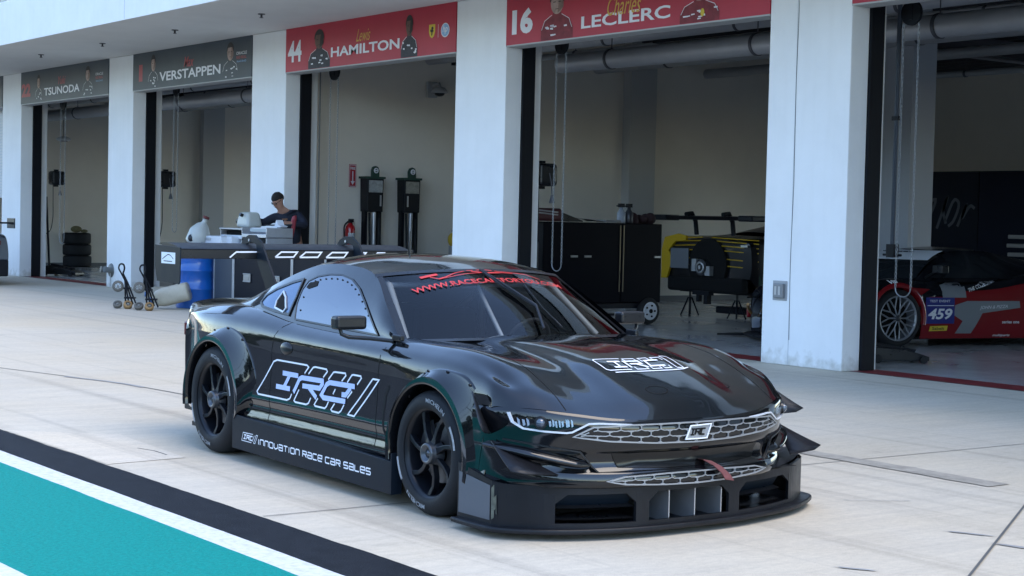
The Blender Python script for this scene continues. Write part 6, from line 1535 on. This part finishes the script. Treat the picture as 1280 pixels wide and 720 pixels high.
for k in range(26):
    a = rn.uniform(0, 6.28); r = rn.uniform(.1, .28); m.add([(-19.6, 5.6, .3), (-19.6 + r * math.cos(a), 5.6 + r * math.sin(a), rn.uniform(.5, .85)), (-19.6 + r * math.cos(a + .3), 5.6 + r * math.sin(a + .3), rn.uniform(.4, .7))], [(0, 1, 2)])
m.cyl((-19.6, 5.6, 0), (-19.6, 5.6, .32), .10, .12, n=14); o = m.build('potted_plant', mat('dark leaf', (.02, .035, .02), .7)); tag(o, 'dark leafy pot plant between the yellow car and the pillar', 'plant')

# ---- navy curtain panels and posters at the back of the right bay
M_navy = mat('navy drape', (.006, .009, .020), .8, noise=.3, nscale=2)
def board(x0, x1, z1, label, m_, y=12.0, nm='display_panel'):
    t = thing(nm, label, 'display panel', ((x0 + x1) / 2, y, 0)); MB().box((0, 0, z1 / 2), (x1 - x0, .06, z1)).build('panel', m_, t, bevel=.004); MB().box((0, 0, z1 + .012), (x1 - x0, .08, .02)).build('top_rail', M_black, t); return t
b1 = board(-22.3, -20.55, 2.74, 'dark panel with a slanted pale script behind the red car', M_navy)
m = MB()
for P in ([(-.55, 1.70), (-.30, 2.15), (-.15, 2.22), (-.25, 1.95), (-.40, 1.80)], [(-.10, 1.65), (.16, 2.30), (.05, 2.0), (.12, 1.75)], [(.10, 1.80), (.32, 2.22), (.42, 2.15), (.30, 1.80), (.18, 1.70)], [(.40, 1.70), (.62, 2.15), (.50, 1.85), (.70, 2.1), (.80, 2.05)]):
    vs, fs = stroke(dens([(a, b, 0) for a, b in P], 4), .06); m.add([(v[0], -.034, v[1]) for v in vs], fs)
m.build('script', mat('faded pale script', (.10, .11, .13), .7), b1)
board(-20.53, -19.0, 2.74, 'plain navy drape panel to the right of the script panel', mat('navy drape plain', (.006, .009, .024), .85, noise=.2, nscale=1.5))
b3 = board(-18.98, -17.6, 2.70, 'grey patterned panel cut off by the right edge', mat('grey print', (.10, .10, .105), .6, noise=.8, nscale=3))
t = thing('shelf_stack', 'stack of pale folders at the right edge behind the red car', 'folders', (-18.75, 11.2, 0))
for k in range(4): MB().box((0, 0, 1.05 + .16 * k), (.75 - .05 * (k % 2), .4, .07)).build('folder', mat('pale folder', (.30, .28, .27), .6), t, bevel=.01)
MB().box((0, 0, .5), (.8, .42, 1.0)).build('shelf', M_black, t)

# ---- silver car cut off by the left edge
M_silv = mat('silver grey paint', (.17, .19, .21), .25, metal=.6, coat=.5)
lc, lbv = gt_car('silver_race_car', 'silver race car with a black wing, mostly cut off by the left edge', 'race car', (-38.95, -2.88, 0), R_(180), 1.18, M_silv, M_silv, None)
MB().bx((-3.66, -.88, .16), (-3.45, .88, .46)).build('rear_valance', M_matte, lc, bevel=.03)
for sg in (1, -1): MB().bx((-3.64, sg * .45, .72), (-3.55, sg * .74, .80)).build('tail_lamp', mat('red tail lamp', (.09, .015, .015), .25), lc, bevel=.01)
m = MB().bx((-3.75, -.92, 1.10), (-3.45, .92, 1.13)); wg = m.build('rear_wing', M_matte, lc)
for sg in (1, -1): MB().bx((-3.80, sg * .92, 1.02), (-3.42, sg * .935, 1.20)).build('wing_end', M_matte, wg); MB().bx((-3.62, sg * .4, .88), (-3.52, sg * .42, 1.10)).build('wing_post', M_matte, wg)

# ================================================================ the man at the bench
def skin_mesh(name, verts, edges, radii, m, parent, root=0, sub=2):
    me = bpy.data.meshes.new(name); me.from_pydata(verts, edges, []); o = bpy.data.objects.new(name, me); COL.objects.link(o); o.parent = parent
    me.materials.append(m)
    sk = o.modifiers.new('Skin', 'SKIN'); sk.use_smooth_shade = True
    dat = me.skin_vertices[0].data
    for i, r in enumerate(radii):
        dat[i].radius = (r, r) if not isinstance(r, tuple) else r
        dat[i].use_root = (i == root)
    sb = o.modifiers.new('Sub', 'SUBSURF'); sb.levels = sub; sb.render_levels = sub
    return o
man = thing('person', 'man in glasses and dark long sleeves bending over the bench to reach the white tank', 'person', (-25.62, -.22, 0), R_(53.8), None, 1.15)
# x = picture right, -y = towards the camera, z up
V, E_, Rd = [], [], []
def jn(p, r, link=None):
    V.append(p); Rd.append(r)
    if link is not None: E_.append((link, len(V) - 1))
    return len(V) - 1
pel = jn((.16, .02, .93), (.15, .11)); wa = jn((.13, -.02, 1.08), (.135, .10), pel); ch = jn((.09, -.08, 1.28), (.165, .115), wa); nb = jn((.03, -.13, 1.42), (.085, .075), ch); nk = jn((-.01, -.17, 1.50), .052, nb)
hd0 = jn((-.045, -.20, 1.555), (.070, .078), nk); hd = jn((-.065, -.205, 1.625), (.082, .098), hd0); hd2 = jn((-.055, -.19, 1.69), (.072, .085), hd)
# arm at picture left, reaching
s1_ = jn((-.09, -.10, 1.38), .068, ch); e1 = jn((-.27, -.22, 1.27), .048, s1_); w1 = jn((-.45, -.32, 1.375), .030, e1); p1 = jn((-.505, -.345, 1.385), (.040, .020), w1)
# arm at picture right, bent across the chest
s2a = jn((.24, -.06, 1.40), .070, ch); e2 = jn((.36, -.16, 1.25), .050, s2a); w2 = jn((.13, -.30, 1.285), .030, e2); p2 = jn((.075, -.33, 1.28), (.040, .022), w2)
# legs
for sx in (-1, 1):
    hp_ = jn((.16 + .10 * sx, .02, .86), .092, pel); kn = jn((.15 + .12 * sx, .0, .48), .060, hp_); an = jn((.15 + .13 * sx, .04, .09), .040, kn); jn((.14 + .14 * sx, -.12, .035), .035, an)
def finger(base, dirv, side, up, par_i):
    b = Vector(base)
    for k, (off, L) in enumerate(((-.027, .070), (-.009, .080), (.009, .075), (.027, .060))):
        a = b + Vector(side) * off; i0 = jn(tuple(a + Vector(dirv) * .02), .0095, par_i); i1 = jn(tuple(a + Vector(dirv) * (.02 + L * .5) + Vector(up) * .004), .0085, i0); jn(tuple(a + Vector(dirv) * (.02 + L * .85) - Vector(up) * .022), .0075, i1)
    th_ = b + Vector(side) * .035 - Vector(dirv) * .02; t0 = jn(tuple(th_), .011, par_i); jn(tuple(th_ + Vector(side) * .02 + Vector(dirv) * .035 - Vector(up) * .01), .009, t0)
finger((-.52, -.35, 1.385), (-.85, -.30, -.42), (.2, -.95, .1), (-.3, 0, .95), p1)
finger((.06, -.335, 1.28), (-.80, -.45, -.40), (.2, -.3, .9), (-.4, -.4, .3), p2)
M_flesh = mat('sunned skin', (.36, .19, .13), .5, noise=.1, nscale=12)
body_o = skin_mesh('body', V, E_, Rd, M_flesh, man, 0)
M_shirt = mat('navy work shirt', (.012, .015, .028), .8, noise=.3, nscale=9, bump=.4, bscale=30)
sv_ = [(.16, .02, .90), (.13, -.02, 1.08), (.09, -.08, 1.28), (.05, -.115, 1.40), (.02, -.14, 1.45), (-.09, -.10, 1.38), (-.27, -.22, 1.27), (-.43, -.31, 1.36), (.24, -.06, 1.40), (.36, -.16, 1.25), (.16, -.29, 1.28)]
skin_mesh('shirt', sv_, [(0, 1), (1, 2), (2, 3), (3, 4), (2, 5), (5, 6), (6, 7), (2, 8), (8, 9), (9, 10)], [(.165, .125), (.155, .12), (.185, .135), (.13, .105), (.075, .07), .085, .064, .043, .088, .068, .044], M_shirt, man)
tv = [(.16, .02, .95), (.06, .02, .84), (.03, .0, .48), (.02, .04, .12), (.26, .02, .84), (.27, .0, .48), (.28, .04, .12)]
skin_mesh('trousers', tv, [(0, 1), (1, 2), (2, 3), (0, 4), (4, 5), (5, 6)], [(.16, .125), .108, .078, .062, .108, .078, .062], mat('dark trousers', (.015, .016, .02), .85), man)
for sx in (-1, 1): MB().ball((.15 + .135 * sx, -.05, .05), 1, 14, 8, sc=(.05, .14, .05)).build('shoe', M_satin, man)
def headpt(a, b, c): # face frame: right, forward, up; looking down to picture left and the camera
    f = Vector((-.50, -.62, -.60)).normalized(); r = f.cross(Vector((0, 0, 1))).normalized(); u = r.cross(f); o = Vector((-.062, -.20, 1.63)); return tuple(o + r * a + f * b + u * c)
hr_ = MB(); g = []
for i in range(11):
    row = []
    for k in range(21):
        th_ = PI * .62 * i / 10; ph = 2 * PI * k / 20; cut = .62 if math.sin(ph) < .1 else .42; th_ = th_ * (1 if math.sin(ph) < .3 else .72)
        row.append(headpt(.088 * math.sin(th_) * math.cos(ph), .100 * math.sin(th_) * math.sin(ph) - .014, .012 + .100 * math.cos(th_)))
    g.append(row)
rn = random.Random(2); g = [[tuple(c + rn.uniform(-.003, .003) for c in p) for p in r[:-1]] for r in g]; g = [r + [r[0]] for r in g]
hr_.grid(g, True); hr_.build('hair', mat('short dark hair', (.018, .014, .012), .9, bump=.8, bscale=120), man)
m = MB(); m.add([headpt(-.012, .090, -.01), headpt(.012, .090, -.01), headpt(.016, .108, -.045), headpt(-.016, .108, -.045), headpt(0, .122, -.040)], [(0, 1, 4), (1, 2, 4), (2, 3, 4), (3, 0, 4)], True); m.build('nose', M_flesh, man)
for sg in (1, -1): q = MB().ball((0, 0, 0), 1, 10, 6, sc=(.012, .02, .032)); c_ = headpt(sg * .086, -.005, -.015); q.v = [(v[0] + c_[0], v[1] + c_[1], v[2] + c_[2]) for v in q.v]; q.build('ear', M_flesh, man)
m = MB()
for sg in (1, -1):
    m.tube([headpt(sg * (.010 + .024 * (1 + math.cos(a))), .100 - .012 * (1 + math.cos(a)) * .5, -.008 + .018 * math.sin(a)) for a in [i * PI / 6 for i in range(12)]], .0032, 5, closed=True); m.tube([headpt(sg * .058, .085, -.002), headpt(sg * .088, 0, -.002)], .003, 5)
m.build('glasses', M_void, man)
m = MB(); m.tube([headpt(-.022, .094, -.072), headpt(0, .100, -.074), headpt(.022, .094, -.072)], .005, 5); m.build('mouth', mat('lip', (.20, .08, .07), .5), man)
m = MB()
for sg in (1, -1): m.ball(headpt(sg * .034, .086, -.008), .010, 8, 6)
m.build('eye', mat('eye', (.05, .045, .04), .3), man)
m = MB().tube(dens([(.02, -.26, 1.34), (.10, -.27, 1.345)], 2), .008, 5); m.build('chest_print', mat('orange print', (.35, .16, .07), .6), man)
m = MB().tube(dens([(.06, -.10, 1.465), (.17, -.05, 1.475), (.28, -.07, 1.42)], 3), .007, 5); m.build('shoulder_piping', mat('dull red piping', (.22, .04, .04), .6), man)
